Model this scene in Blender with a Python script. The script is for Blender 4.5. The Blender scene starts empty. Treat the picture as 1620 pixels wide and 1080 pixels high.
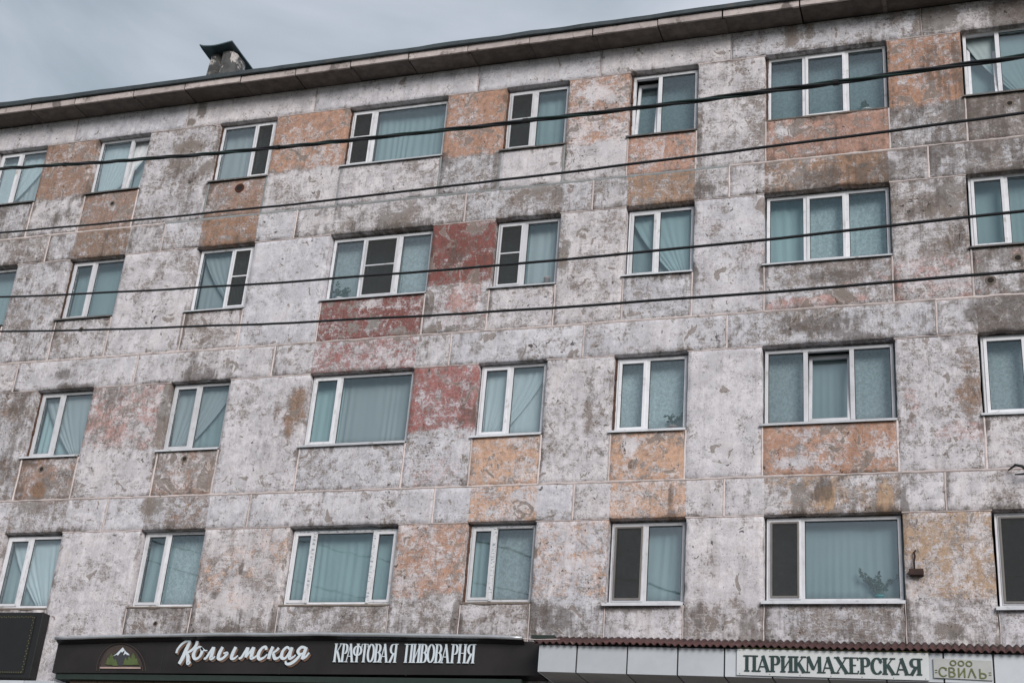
import bpy, math, random
import numpy as np
from mathutils import Matrix, Vector, noise as mnoise

random.seed(7)
rnd = random.Random(11)
SC = bpy.context.scene
COL = SC.collection
R_ = math.radians

# ------------------------------------------------------------------ camera
cam_d = bpy.data.cameras.new('camera')
cam_d.sensor_width = 36.0
cam_d.lens = 49.811
cam_d.clip_start = 0.1
cam_d.clip_end = 3000
cam = bpy.data.objects.new('camera', cam_d)
COL.objects.link(cam)
cR = Vector((0.94750982, 0.30992316, 0.07856706))
cU = Vector((0.06242773, -0.4203342, 0.90521928))
cF = Vector((-0.31357284, 0.85279939, 0.41761858))
m = Matrix((cR, cU, -cF)).transposed().to_4x4()
m.translation = Vector((0, -20.4093, 1.6))
cam.matrix_world = m
SC.camera = cam

# ------------------------------------------------------------------ world: overcast sky
world = bpy.data.worlds.new('World')
SC.world = world
world.use_nodes = True
SUN_EL, SUN_AZ = R_(25), R_(145)


def build_world():
    nt = world.node_tree
    nt.nodes.clear()
    out = nt.nodes.new('ShaderNodeOutputWorld')
    bg = nt.nodes.new('ShaderNodeBackground')
    bg.inputs['Strength'].default_value = 0.1
    sky = nt.nodes.new('ShaderNodeTexSky')
    sky.sky_type = 'NISHITA'
    sky.sun_disc = False
    sky.sun_elevation = SUN_EL
    sky.sun_rotation = SUN_AZ
    tc = nt.nodes.new('ShaderNodeTexCoord')
    mp = nt.nodes.new('ShaderNodeMapping')
    mp.inputs['Scale'].default_value = (1.0, 1.0, 1.7)
    mp.inputs['Location'].default_value = (4.4, 1.7, 2.2)
    nt.links.new(tc.outputs['Generated'], mp.inputs['Vector'])
    n1 = nt.nodes.new('ShaderNodeTexNoise')
    n1.inputs['Scale'].default_value = 3.0
    n1.inputs['Detail'].default_value = 6
    n1.inputs['Roughness'].default_value = 0.5
    n1.inputs['Distortion'].default_value = 0.4
    nt.links.new(mp.outputs['Vector'], n1.inputs['Vector'])
    ramp = nt.nodes.new('ShaderNodeValToRGB')
    e = ramp.color_ramp.elements
    e[0].position = 0.32
    e[0].color = (1.25, 1.72, 2.0, 1)
    e[1].position = 0.64
    e[1].color = (3.75, 3.95, 4.4, 1)
    nt.links.new(n1.outputs['Fac'], ramp.inputs['Fac'])
    mix = nt.nodes.new('ShaderNodeMix')
    mix.data_type = 'RGBA'
    mix.inputs['Factor'].default_value = 0.93
    nt.links.new(sky.outputs['Color'], mix.inputs['A'])
    nt.links.new(ramp.outputs['Color'], mix.inputs['B'])
    nt.links.new(mix.outputs['Result'], bg.inputs['Color'])
    nt.links.new(bg.outputs['Background'], out.inputs['Surface'])


build_world()

sun_d = bpy.data.lights.new('sun', 'SUN')
sun_d.energy = 1.6
sun_d.angle = R_(26)
sun_d.color = (1.0, 0.965, 0.93)
sun = bpy.data.objects.new('sun', sun_d)
COL.objects.link(sun)
# weak light through the cloud from behind the camera, to the right
sun_dir = Vector((0.52, -0.74, 0.43)).normalized()
sun.rotation_euler = sun_dir.to_track_quat('Z', 'Y').to_euler()
sun.location = (0, -10, 40)

SC.view_settings.view_transform = 'Standard'
SC.view_settings.look = 'None'
SC.view_settings.exposure = 0.84
SC.view_settings.gamma = 1.0
SC.view_settings.use_curve_mapping = False
SC.render.engine = 'CYCLES'
SC.cycles.max_bounces = 8
SC.cycles.transparent_max_bounces = 16
SC.cycles.use_denoising = True


# ------------------------------------------------------------------ material helpers
class G:
    def __init__(self, name):
        self.mat = bpy.data.materials.new(name)
        self.mat.use_nodes = True
        self.nt = self.mat.node_tree
        self.nt.nodes.clear()
        self.out = self.nt.nodes.new('ShaderNodeOutputMaterial')

    def n(self, t, **kw):
        nd = self.nt.nodes.new(t)
        for k, v in kw.items():
            setattr(nd, k, v)
        return nd

    def put(self, sock, v):
        if isinstance(v, bpy.types.NodeSocket):
            self.nt.links.new(v, sock)
        elif v is not None:
            if isinstance(v, (tuple, list)) and len(v) == 3 and sock.type == 'RGBA':
                v = (*v, 1)
            sock.default_value = v

    def math(self, op, a, b=None, c=None, clamp=False):
        nd = self.n('ShaderNodeMath', operation=op, use_clamp=clamp)
        self.put(nd.inputs[0], a)
        self.put(nd.inputs[1], b)
        self.put(nd.inputs[2], c)
        return nd.outputs[0]

    def vmath(self, op, a, b=None):
        nd = self.n('ShaderNodeVectorMath', operation=op)
        self.put(nd.inputs[0], a)
        self.put(nd.inputs[1], b)
        return nd.outputs[0]

    def noise(self, vec, scale, detail=4, rough=0.6, dist=0.0):
        nd = self.n('ShaderNodeTexNoise')
        self.put(nd.inputs['Vector'], vec)
        self.put(nd.inputs['Scale'], scale)
        nd.inputs['Detail'].default_value = detail
        nd.inputs['Roughness'].default_value = rough
        nd.inputs['Distortion'].default_value = dist
        return nd.outputs['Fac']

    def ss(self, x, lo, hi, a=0.0, b=1.0):
        nd = self.n('ShaderNodeMapRange', interpolation_type='SMOOTHSTEP')
        self.put(nd.inputs['Value'], x)
        self.put(nd.inputs['From Min'], lo)
        self.put(nd.inputs['From Max'], hi)
        self.put(nd.inputs['To Min'], a)
        self.put(nd.inputs['To Max'], b)
        return nd.outputs['Result']

    def mix(self, f, a, b, blend='MIX'):
        nd = self.n('ShaderNodeMix', data_type='RGBA', blend_type=blend)
        self.put(nd.inputs['Factor'], f)
        self.put(nd.inputs['A'], a)
        self.put(nd.inputs['B'], b)
        return nd.outputs['Result']

    def obj(self):
        return self.n('ShaderNodeTexCoord').outputs['Object']

    def attr(self, name):
        nd = self.n('ShaderNodeAttribute')
        nd.attribute_type = 'GEOMETRY'
        nd.attribute_name = name
        return nd

    def rand(self):
        return self.n('ShaderNodeObjectInfo').outputs['Random']

    def bump(self, h, strength=0.5, dist=0.01):
        nd = self.n('ShaderNodeBump')
        nd.inputs['Strength'].default_value = strength
        nd.inputs['Distance'].default_value = dist
        self.put(nd.inputs['Height'], h)
        return nd.outputs['Normal']

    def bsdf(self, col, rough=0.6, normal=None, metal=0.0, spec=0.5, emit=None, es=0.0):
        nd = self.n('ShaderNodeBsdfPrincipled')
        self.put(nd.inputs['Base Color'], col)
        self.put(nd.inputs['Roughness'], rough)
        self.put(nd.inputs['Metallic'], metal)
        self.put(nd.inputs['Specular IOR Level'], spec)
        if normal is not None:
            self.put(nd.inputs['Normal'], normal)
        if emit is not None:
            self.put(nd.inputs['Emission Color'], emit)
            self.put(nd.inputs['Emission Strength'], es)
        self.nt.links.new(nd.outputs[0], self.out.inputs['Surface'])
        return nd


def wall_material():
    """Concrete block with old coloured paint, peeling whitewash and grime.
    paint / wear attributes say which colour a block was painted and how far it has worn."""
    g = G('weathered_paint')
    p0 = g.obj()
    r = g.rand()
    off = g.n('ShaderNodeCombineXYZ')
    g.put(off.inputs[0], g.math('MULTIPLY', r, 57.0))
    g.put(off.inputs[1], g.math('MULTIPLY', r, 23.0))
    g.put(off.inputs[2], g.math('MULTIPLY', r, 91.0))
    ps = g.n('ShaderNodeVectorMath', operation='SCALE')
    g.put(ps.inputs[0], p0)
    g.put(ps.inputs['Scale'], g.math('MULTIPLY_ADD', g.math('FRACT', g.math('MULTIPLY', r, 7.31)), 0.75, 0.70))
    p = g.vmath('ADD', ps.outputs[0], off.outputs[0])
    ap = g.attr('paint')
    aw = g.attr('wear')
    sep = g.n('ShaderNodeSeparateColor')
    g.put(sep.inputs[0], aw.outputs['Color'])
    cover, white, dirt = sep.outputs[0], sep.outputs[1], sep.outputs[2]
    # shared noises
    n1 = g.noise(p, 1.5, 4, 0.6, 0.3)
    n2 = g.noise(p, 6.5, 5, 0.68, 0.35)
    n3 = g.noise(p, 34.0, 4, 0.72)
    q = g.vmath('ADD', p, (13.1, 5.7, 8.3))
    m1 = g.noise(q, 2.0, 4, 0.6, 0.4)
    m2 = g.noise(q, 8.5, 5, 0.7, 0.3)
    st = g.vmath('MULTIPLY', p, (7.0, 1.0, 0.75))
    streak = g.noise(st, 1.3, 5, 0.65)
    hs = g.vmath('MULTIPLY', p, (1.6, 1.0, 11.0))
    hst = g.noise(hs, 3.0, 4, 0.7)
    # white wash coverage
    nw = g.math('ADD', g.math('MULTIPLY', n1, 0.24), g.math('ADD', g.math('MULTIPLY', n2, 0.33), g.math('ADD', g.math('MULTIPLY', n3, 0.27), g.math('MULTIPLY', hst, 0.16))))
    tw = g.math('MULTIPLY_ADD', white, -0.165, 0.578)
    dw = g.math('SUBTRACT', nw, tw)
    Mw = g.ss(dw, -0.036, 0.038)
    Mw_soft = g.ss(dw, -0.05, 0.13)
    # coloured coat
    nc = g.math('ADD', g.math('MULTIPLY', m1, 0.36), g.math('ADD', g.math('MULTIPLY', m2, 0.40), g.math('MULTIPLY', n3, 0.24)))
    tc = g.math('MULTIPLY_ADD', cover, -0.22, 0.651)
    dc = g.math('SUBTRACT', nc, tc)
    Mc = g.ss(dc, -0.04, 0.05)
    # grime
    nd = g.math('ADD', g.math('MULTIPLY', m1, 0.30), g.math('ADD', g.math('MULTIPLY', g.noise(g.vmath('ADD', p, (3.3, 9.1, 4.4)), 4.6, 6, 0.7, 0.5), 0.34), g.math('MULTIPLY', streak, 0.36)))
    td = g.math('MULTIPLY_ADD', dirt, -0.26, 0.64)
    dd = g.math('SUBTRACT', nd, td)
    Md = g.ss(dd, -0.035, 0.075)
    # small holes and knocks
    pk = g.noise(g.vmath('ADD', p, (31.0, 2.0, 17.0)), 15.0, 3, 0.55, 0.6)
    pz = g.noise(g.vmath('ADD', p, (5.0, 12.0, 7.0)), 2.1, 2, 0.5)
    tp = g.math('MULTIPLY_ADD', pz, -0.34, 0.852)
    Mp = g.ss(g.math('SUBTRACT', pk, tp), 0.0, 0.04)
    # colours
    conc = g.mix(m2, (0.29, 0.245, 0.222), (0.185, 0.152, 0.135))
    conc = g.mix(g.ss(n1, 0.4, 0.65), conc, (0.265, 0.245, 0.238))
    wht = g.mix(g.ss(g.noise(q, 3.4, 5, 0.65), 0.36, 0.66), (0.55, 0.535, 0.565), (0.735, 0.708, 0.735))
    wht = g.mix(g.math('MULTIPLY', g.ss(n1, 0.5, 0.72), 0.5), wht, (0.64, 0.59, 0.585))
    pc = g.mix(g.ss(m2, 0.35, 0.7), g.mix(1.0, ap.outputs['Color'], (0.78, 0.76, 0.74), 'MULTIPLY'), g.mix(1.0, ap.outputs['Color'], (1.12, 1.13, 1.16), 'MULTIPLY'))
    col = g.mix(g.math('MULTIPLY', Mc, 0.93), conc, pc)
    wo = g.math('MULTIPLY', Mw, g.math('MULTIPLY_ADD', Mw_soft, 0.36, 0.57))
    tint = g.mix(g.math('FRACT', g.math('MULTIPLY', r, 13.7)), (1.03, 1.0, 0.99), (0.965, 0.98, 1.01))
    wht = g.mix(1.0, wht, tint, 'MULTIPLY')
    res = g.math('MULTIPLY', g.ss(g.noise(g.vmath('ADD', p, (2.0, 41.0, 6.0)), 21.0, 5, 0.75, 0.2), 0.42, 0.60), g.math('MULTIPLY', white, 0.50))
    col = g.mix(res, col, wht)
    col = g.mix(wo, col, wht)
    col = g.mix(g.math('MULTIPLY', Md, 0.70), col, g.mix(n2, (0.080, 0.064, 0.056), (0.145, 0.120, 0.107)))
    col = g.mix(g.math('MULTIPLY', Mp, 0.85), col, (0.06, 0.05, 0.045))
    sm = g.noise(g.vmath('ADD', p, (7.0, 3.0, 29.0)), 10.0, 6, 0.72, 0.3)
    col = g.mix(g.ss(sm, 0.50, 0.66, 0.0, 0.33), col, g.mix(1.0, col, (0.52, 0.48, 0.45), 'MULTIPLY'))
    fk = g.noise(g.vmath('ADD', p, (8.0, 33.0, 21.0)), 2.9, 7, 0.56, 0.9)
    fkd = g.math('SUBTRACT', fk, g.math('MULTIPLY_ADD', white, 0.06, 0.592))
    Mk = g.ss(fkd, 0.0, 0.010)
    rim = g.math('MULTIPLY', g.ss(fkd, -0.022, -0.004), g.math('SUBTRACT', 1.0, Mk))
    col = g.mix(g.math('MULTIPLY', rim, 0.35), col, (0.70, 0.67, 0.66))
    col = g.mix(g.math('MULTIPLY', Mk, 0.80), col, g.mix(n2, (0.20, 0.165, 0.148), (0.29, 0.245, 0.222)))
    vst = g.noise(g.vmath('MULTIPLY', g.vmath('ADD', p, (4.0, 6.0, 15.0)), (9.0, 1.0, 0.55)), 1.5, 4, 0.6)
    col = g.mix(g.ss(vst, 0.50, 0.68, 0.0, 0.27), col, g.mix(1.0, col, (0.56, 0.52, 0.49), 'MULTIPLY'))
    fl = g.noise(g.vmath('ADD', p, (19.0, 1.0, 3.0)), 38.0, 4, 0.62, 0.5)
    fz = g.noise(g.vmath('ADD', p, (1.0, 22.0, 13.0)), 3.2, 4, 0.6)
    Mf = g.ss(g.math('SUBTRACT', fl, g.math('MULTIPLY_ADD', fz, -0.42, 0.832)), 0.0, 0.06)
    col = g.mix(g.math('MULTIPLY', Mf, 0.62), col, (0.075, 0.062, 0.055))
    grain = g.ss(g.noise(p, 90.0, 3, 0.7), 0.25, 0.75, 0.84, 1.12)
    gv = g.n('ShaderNodeCombineColor')
    for i in range(3):
        g.put(gv.inputs[i], grain)
    col = g.mix(1.0, col, gv.outputs[0], 'MULTIPLY')
    h = g.math('ADD', g.math('MULTIPLY', Mw, 0.5), g.math('ADD', g.math('MULTIPLY', Mc, 0.3), g.math('ADD', g.math('MULTIPLY', n3, 0.55), g.math('ADD', g.math('MULTIPLY', n2, 0.9), g.math('MULTIPLY', g.math('ADD', Mp, g.math('MULTIPLY', Mk, 0.6)), -1.2)))))
    g.bsdf(col, 0.93, g.bump(h, 0.55, 0.012), spec=0.2)
    return g.mat


def rough_material(name, c1, c2, scale=6.0, rough=0.85, bump=0.4, dirt=None, dscale=2.0, dlev=(0.5, 0.65), metal=0.0, spec=0.3):
    g = G(name)
    p0 = g.obj()
    off = g.n('ShaderNodeCombineXYZ')
    r = g.rand()
    g.put(off.inputs[0], g.math('MULTIPLY', r, 31.0))
    g.put(off.inputs[2], g.math('MULTIPLY', r, 17.0))
    p = g.vmath('ADD', p0, off.outputs[0])
    n = g.noise(p, scale, 6, 0.68)
    col = g.mix(g.ss(n, 0.32, 0.68), c1, c2)
    tv = g.ss(r, 0.0, 1.0, 0.86, 1.12)
    tc_ = g.n('ShaderNodeCombineColor')
    for i in range(3):
        g.put(tc_.inputs[i], tv)
    col = g.mix(1.0, col, tc_.outputs[0], 'MULTIPLY')
    if dirt:
        d = g.noise(p, dscale, 6, 0.7, 0.4)
        col = g.mix(g.ss(d, dlev[0], dlev[1]), col, dirt)
    g.bsdf(col, rough, g.bump(g.noise(p, scale * 4, 4, 0.7), bump, 0.006), metal=metal, spec=spec)
    return g.mat


def glass_material():
    g = G('window_glass')
    tr = g.n('ShaderNodeBsdfTransparent')
    p = g.obj()
    sm = g.noise(p, 2.5, 4, 0.6)
    g.put(tr.inputs[0], g.mix(sm, (0.845, 0.895, 0.905), (0.89, 0.93, 0.937)))
    gl = g.n('ShaderNodeBsdfGlossy')
    gl.inputs['Roughness'].default_value = 0.02
    g.put(gl.inputs[0], (0.92, 0.98, 1.0))
    wav = g.noise(p, 1.3, 2, 0.5)
    g.put(gl.inputs['Normal'], g.bump(wav, 0.12, 0.02))
    lw = g.n('ShaderNodeLayerWeight')
    lw.inputs[0].default_value = 0.5
    mx = g.n('ShaderNodeMixShader')
    g.put(mx.inputs[0], g.math('MULTIPLY_ADD', g.math('POWER', lw.outputs['Facing'], 4.0), 0.88, 0.095))
    g.put(mx.inputs[1], tr.outputs[0])
    g.put(mx.inputs[2], gl.outputs[0])
    g.nt.links.new(mx.outputs[0], g.out.inputs['Surface'])
    return g.mat


def screen_material():
    g = G('insect_mesh')
    tr = g.n('ShaderNodeBsdfTransparent')
    df = g.n('ShaderNodeBsdfDiffuse')
    df.inputs[0].default_value = (0.060, 0.060, 0.060, 1)
    mx = g.n('ShaderNodeMixShader')
    p = g.obj()
    g.put(mx.inputs[0], g.ss(g.noise(p, 4.0, 3, 0.6), 0.3, 0.7, 0.40, 0.54))
    g.put(mx.inputs[1], tr.outputs[0])
    g.put(mx.inputs[2], df.outputs[0])
    g.nt.links.new(mx.outputs[0], g.out.inputs['Surface'])
    return g.mat


def curtain_material(name, col, trans=0.35, lace=False):
    g = G(name)
    p = g.obj()
    df = g.n('ShaderNodeBsdfDiffuse')
    tl = g.n('ShaderNodeBsdfTranslucent')
    c = col
    if lace:
        f = g.noise(p, 24.0, 4, 0.7, 0.5)
        c = g.mix(g.ss(f, 0.36, 0.64), tuple(x * 0.78 for x in col), tuple(min(1, x * 1.08) for x in col))
    v = g.ss(g.rand(), 0.0, 1.0, 0.80, 1.12)
    cc = g.n('ShaderNodeCombineColor')
    for i in range(3):
        g.put(cc.inputs[i], v)
    c = g.mix(1.0, c, cc.outputs[0], 'MULTIPLY')
    g.put(df.inputs[0], c)
    g.put(tl.inputs[0], c)
    mx = g.n('ShaderNodeMixShader')
    mx.inputs[0].default_value = trans
    g.put(mx.inputs[1], df.outputs[0])
    g.put(mx.inputs[2], tl.outputs[0])
    g.nt.links.new(mx.outputs[0], g.out.inputs['Surface'])
    return g.mat


def film_material():
    g = G('protective_film')
    p = g.vmath('MULTIPLY', g.obj(), (14.0, 1.0, 46.0))
    n = g.noise(p, 1.1, 2, 0.5)
    col = g.mix(g.ss(n, 0.53, 0.60), (0.64, 0.64, 0.66), (0.27, 0.30, 0.33))
    g.bsdf(col, 0.5)
    return g.mat


def plain(name, col, rough=0.5, metal=0.0, spec=0.4, var=0.12, scale=5.0, emit=None, es=0.0, bump=0.0):
    g = G(name)
    p = g.obj()
    n = g.noise(p, scale, 5, 0.65)
    c = g.mix(g.ss(n, 0.3, 0.7), tuple(x * (1 - var) for x in col), tuple(min(1, x * (1 + var)) for x in col))
    nrm = g.bump(g.noise(p, scale * 5, 4, 0.7), bump, 0.004) if bump else None
    g.bsdf(c, rough, nrm, metal, spec, emit, es)
    return g.mat


M = {
    'wall': wall_material(),
    'mortar': rough_material('mortar', (0.63, 0.545, 0.525), (0.50, 0.43, 0.415), 9, 0.95, 0.6, (0.22, 0.19, 0.17), 5.0, (0.58, 0.70)),
    'cement': rough_material('grey_cement', (0.27, 0.28, 0.285), (0.21, 0.215, 0.22), 7, 0.95, 0.6, (0.33, 0.315, 0.31), 5.0, (0.55, 0.70)),
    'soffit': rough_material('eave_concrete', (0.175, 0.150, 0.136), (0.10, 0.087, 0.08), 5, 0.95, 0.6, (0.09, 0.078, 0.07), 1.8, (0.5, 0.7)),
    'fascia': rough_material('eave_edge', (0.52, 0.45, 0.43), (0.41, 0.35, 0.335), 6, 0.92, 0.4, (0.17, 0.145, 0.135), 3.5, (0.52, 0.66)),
    'roof': rough_material('roof_sheet', (0.075, 0.09, 0.10), (0.05, 0.06, 0.066), 3, 0.55, 0.2, (0.11, 0.10, 0.095), 2.0, (0.55, 0.7), metal=0.2),
    'hood': rough_material('hood_sheet', (0.10, 0.145, 0.16), (0.07, 0.10, 0.11), 4, 0.5, 0.2, (0.13, 0.10, 0.085), 3.0, (0.6, 0.72), metal=0.3),
    'shaft': rough_material('shaft_masonry', (0.09, 0.09, 0.09), (0.055, 0.054, 0.054), 6, 0.95, 0.8, (0.48, 0.44, 0.42), 3.2, (0.52, 0.58)),
    'pvc': rough_material('white_pvc', (0.68, 0.68, 0.71), (0.59, 0.59, 0.62), 3, 0.42, 0.05, (0.38, 0.36, 0.34), 6.0, (0.54, 0.74)),
    'drip': rough_material('sill_sheet', (0.60, 0.61, 0.64), (0.50, 0.51, 0.54), 4, 0.4, 0.1, (0.24, 0.22, 0.2), 5.0, (0.56, 0.72)),
    'dripdark': rough_material('old_sill_sheet', (0.17, 0.16, 0.155), (0.11, 0.10, 0.098), 5, 0.5, 0.2, (0.30, 0.29, 0.29), 5.0, (0.56, 0.7)),
    'ledge': rough_material('mortar_ledge', (0.19, 0.155, 0.13), (0.125, 0.10, 0.085), 8, 0.95, 0.8, (0.33, 0.29, 0.27), 6.0, (0.6, 0.72)),
    'foam': rough_material('brown_foam', (0.12, 0.065, 0.045), (0.07, 0.04, 0.03), 12, 0.95, 0.9),
    'gasket': plain('dark_gasket', (0.03, 0.03, 0.032), 0.7),
    'glass': glass_material(),
    'screen': screen_material(),
    'screenframe': plain('screen_frame', (0.17, 0.155, 0.145), 0.5),
    'film': film_material(),
    'cur_white': curtain_material('net_curtain', (0.86, 0.88, 0.89), 0.45),
    'cur_teal': curtain_material('teal_curtain', (0.62, 0.74, 0.75), 0.35),
    'cur_lace': curtain_material('lace_curtain', (0.74, 0.79, 0.80), 0.4, True),
    'cur_grey': curtain_material('grey_curtain', (0.52, 0.61, 0.62), 0.3),
    'cur_lacedark': curtain_material('dark_lace_curtain', (0.34, 0.42, 0.43), 0.35, True),
    'room': rough_material('room_plaster', (0.42, 0.41, 0.39), (0.36, 0.35, 0.33), 2, 0.9, 0.1),
    'plinth': rough_material('ground_floor_render', (0.34, 0.32, 0.30), (0.26, 0.245, 0.23), 3, 0.92, 0.5),
    'black': plain('black_sign_sheet', (0.024, 0.021, 0.021), 0.36, spec=0.22, var=0.2, scale=1.2),
    'greenblack': plain('dark_green_trim', (0.02, 0.03, 0.024), 0.5),
    'browntile': rough_material('brown_cladding', (0.13, 0.09, 0.065), (0.10, 0.07, 0.05), 3, 0.7, 0.2),
    'alu': plain('aluminium_rail', (0.50, 0.51, 0.53), 0.35, 0.6),
    'letter': plain('white_letter', (0.60, 0.66, 0.71), 0.35, var=0.05),
    'copper': plain('brown_letter_edge', (0.16, 0.095, 0.065), 0.5),
    'leaf_green': plain('emblem_green', (0.085, 0.115, 0.040), 0.5),
    'snow': plain('emblem_snow', (0.62, 0.68, 0.74), 0.5),
    'rock': plain('emblem_rock', (0.045, 0.045, 0.05), 0.5),
    'arch': plain('emblem_arch', (0.055, 0.040, 0.034), 0.5),
    'rose': plain('emblem_line', (0.42, 0.30, 0.27), 0.5),
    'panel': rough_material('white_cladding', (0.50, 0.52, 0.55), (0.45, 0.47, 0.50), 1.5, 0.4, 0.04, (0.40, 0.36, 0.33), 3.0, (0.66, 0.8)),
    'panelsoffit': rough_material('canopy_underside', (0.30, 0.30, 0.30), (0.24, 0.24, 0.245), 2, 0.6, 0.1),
    'jointdark': plain('dark_joint', (0.06, 0.062, 0.065), 0.6),
    'maroon': rough_material('maroon_roofing', (0.085, 0.040, 0.037), (0.06, 0.029, 0.028), 8, 0.7, 0.3, (0.13, 0.085, 0.075), 4.0, (0.55, 0.7)),
    'signwhite': rough_material('sign_plate', (0.58, 0.59, 0.595), (0.52, 0.53, 0.535), 2, 0.45, 0.03, (0.46, 0.43, 0.38), 5.0, (0.64, 0.78)),
    'signcream': rough_material('cream_plate', (0.50, 0.505, 0.49), (0.44, 0.445, 0.43), 2, 0.5, 0.03),
    'darkgreen': plain('dark_green_letter', (0.018, 0.040, 0.038), 0.5),
    'olive': plain('olive_letter', (0.115, 0.125, 0.045), 0.5),
    'screw': plain('screw_head', (0.20, 0.19, 0.18), 0.5, 0.5),
    'ledboard': plain('led_board_face', (0.012, 0.012, 0.012), 0.55),
    'led': plain('led_dot', (0.15, 0.135, 0.06), 0.4),
    'rust': rough_material('rusty_iron', (0.055, 0.030, 0.025), (0.030, 0.020, 0.018), 12, 0.85, 0.6),
    'hole': plain('hole_shade', (0.02, 0.016, 0.014), 0.95),  # shaded depth of a hole as a flat dark colour
    'rusthole': rough_material('rusty_hole_rim', (0.09, 0.030, 0.018), (0.045, 0.02, 0.015), 18, 0.95, 0.9),
    'cable': plain('cable_rubber', (0.016, 0.016, 0.018), 0.6),
    'cablegreen': plain('cable_green', (0.014, 0.034, 0.030), 0.6),
    'pole': rough_material('pole_concrete', (0.33, 0.32, 0.31), (0.26, 0.25, 0.24), 4, 0.9, 0.4),
    'steel': plain('galvanised_steel', (0.28, 0.29, 0.30), 0.5, 0.5),
    'asphalt': rough_material('asphalt', (0.075, 0.073, 0.072), (0.05, 0.049, 0.048), 8, 0.95, 0.5),
    'paving': rough_material('paving', (0.24, 0.23, 0.22), (0.18, 0.172, 0.165), 5, 0.95, 0.4),
    'soil': rough_material('soil', (0.10, 0.095, 0.06), (0.07, 0.075, 0.04), 3, 1.0, 0.6),
    'leaf': plain('house_plant_leaf', (0.045, 0.085, 0.05), 0.5, var=0.3, scale=20),
    'pot': plain('turquoise_pot', (0.05, 0.42, 0.42), 0.3),
    'potwhite': plain('white_pot', (0.72, 0.72, 0.72), 0.3),
    'potpink': plain('pink_pot', (0.62, 0.42, 0.38), 0.4),
}


# ------------------------------------------------------------------ mesh helpers
class MB:
    def __init__(self):
        self.v, self.f = [], []

    def add(self, vs, fs):
        b = len(self.v)
        self.v += [tuple(x) for x in vs]
        self.f += [tuple(i + b for i in q) for q in fs]

    def box(self, x0, x1, y0, y1, z0, z1, tf=None):
        vs = [(x0, y0, z0), (x1, y0, z0), (x1, y1, z0), (x0, y1, z0), (x0, y0, z1), (x1, y0, z1), (x1, y1, z1), (x0, y1, z1)]
        if tf:
            vs = [tf(v) for v in vs]
        self.add(vs, [(0, 3, 2, 1), (4, 5, 6, 7), (0, 1, 5, 4), (1, 2, 6, 5), (2, 3, 7, 6), (3, 0, 4, 7)])

    def tube(self, pts, rad, k=8, cap=True):
        pts = [Vector(p) for p in pts]
        rings = []
        n = len(pts)
        for i, p in enumerate(pts):
            t = (pts[min(i + 1, n - 1)] - pts[max(i - 1, 0)]).normalized()
            a = t.cross(Vector((0, 0, 1)))
            if a.length < 1e-3:
                a = t.cross(Vector((0, 1, 0)))
            a.normalize()
            b = t.cross(a).normalized()
            r = rad[i] if isinstance(rad, (list, tuple)) else rad
            rings.append([p + (a * math.cos(2 * math.pi * j / k) + b * math.sin(2 * math.pi * j / k)) * r for j in range(k)])
        vs = [v for ring in rings for v in ring]
        fs = []
        for i in range(n - 1):
            for j in range(k):
                fs.append((i * k + j, i * k + (j + 1) % k, (i + 1) * k + (j + 1) % k, (i + 1) * k + j))
        if cap:
            fs.append(tuple(range(k - 1, -1, -1)))
            fs.append(tuple((n - 1) * k + j for j in range(k)))
        self.add(vs, fs)

    def prism(self, poly, y0, y1):
        """poly: (x, z) outline counter-clockwise seen from the front; y0 front, y1 back"""
        n = len(poly)
        vs = [(x, y0, z) for x, z in poly] + [(x, y1, z) for x, z in poly]
        fs = [tuple(range(n)), tuple(range(2 * n - 1, n - 1, -1))]
        for i in range(n):
            j = (i + 1) % n
            fs.append((j, i, i + n, j + n))
        self.add(vs, fs)

    def lathe(self, prof, cx, cy, k=14):
        vs, fs = [], []
        for r, z in prof:
            for j in range(k):
                a = 2 * math.pi * j / k
                vs.append((cx + r * math.cos(a), cy + r * math.sin(a), z))
        for i in range(len(prof) - 1):
            for j in range(k):
                fs.append((i * k + j, i * k + (j + 1) % k, (i + 1) * k + (j + 1) % k, (i + 1) * k + j))
        fs.append(tuple(range(k - 1, -1, -1)))
        fs.append(tuple((len(prof) - 1) * k + j for j in range(k)))
        self.add(vs, fs)

    def build(self, name, mat, parent=None, smooth=False, bevel=0.0):
        me = bpy.data.meshes.new(name)
        me.from_pydata(self.v, [], self.f)
        me.materials.append(M[mat] if isinstance(mat, str) else mat)
        if smooth:
            me.shade_smooth()
        me.update()
        o = bpy.data.objects.new(name, me)
        COL.objects.link(o)
        if parent:
            o.parent = parent
        if bevel:
            md = o.modifiers.new('bevel', 'BEVEL')
            md.width = bevel
            md.segments = 2
            md.limit_method = 'ANGLE'
        return o


def tag(o, label=None, cat=None, group=None, kind=None):
    if label:
        o['label'] = label
    if cat:
        o['category'] = cat
    if group:
        o['group'] = group
    if kind:
        o['kind'] = kind
    return o


def empty(name, loc=(0, 0, 0)):
    o = bpy.data.objects.new(name, None)
    o.empty_display_size = 0.3
    o.location = loc
    COL.objects.link(o)
    return o


def keep(child, parent):
    """parent without moving, the parent sits away from the origin"""
    child.parent = parent
    child.matrix_parent_inverse = Matrix.Translation(-Vector(parent.location))
    return child


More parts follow.
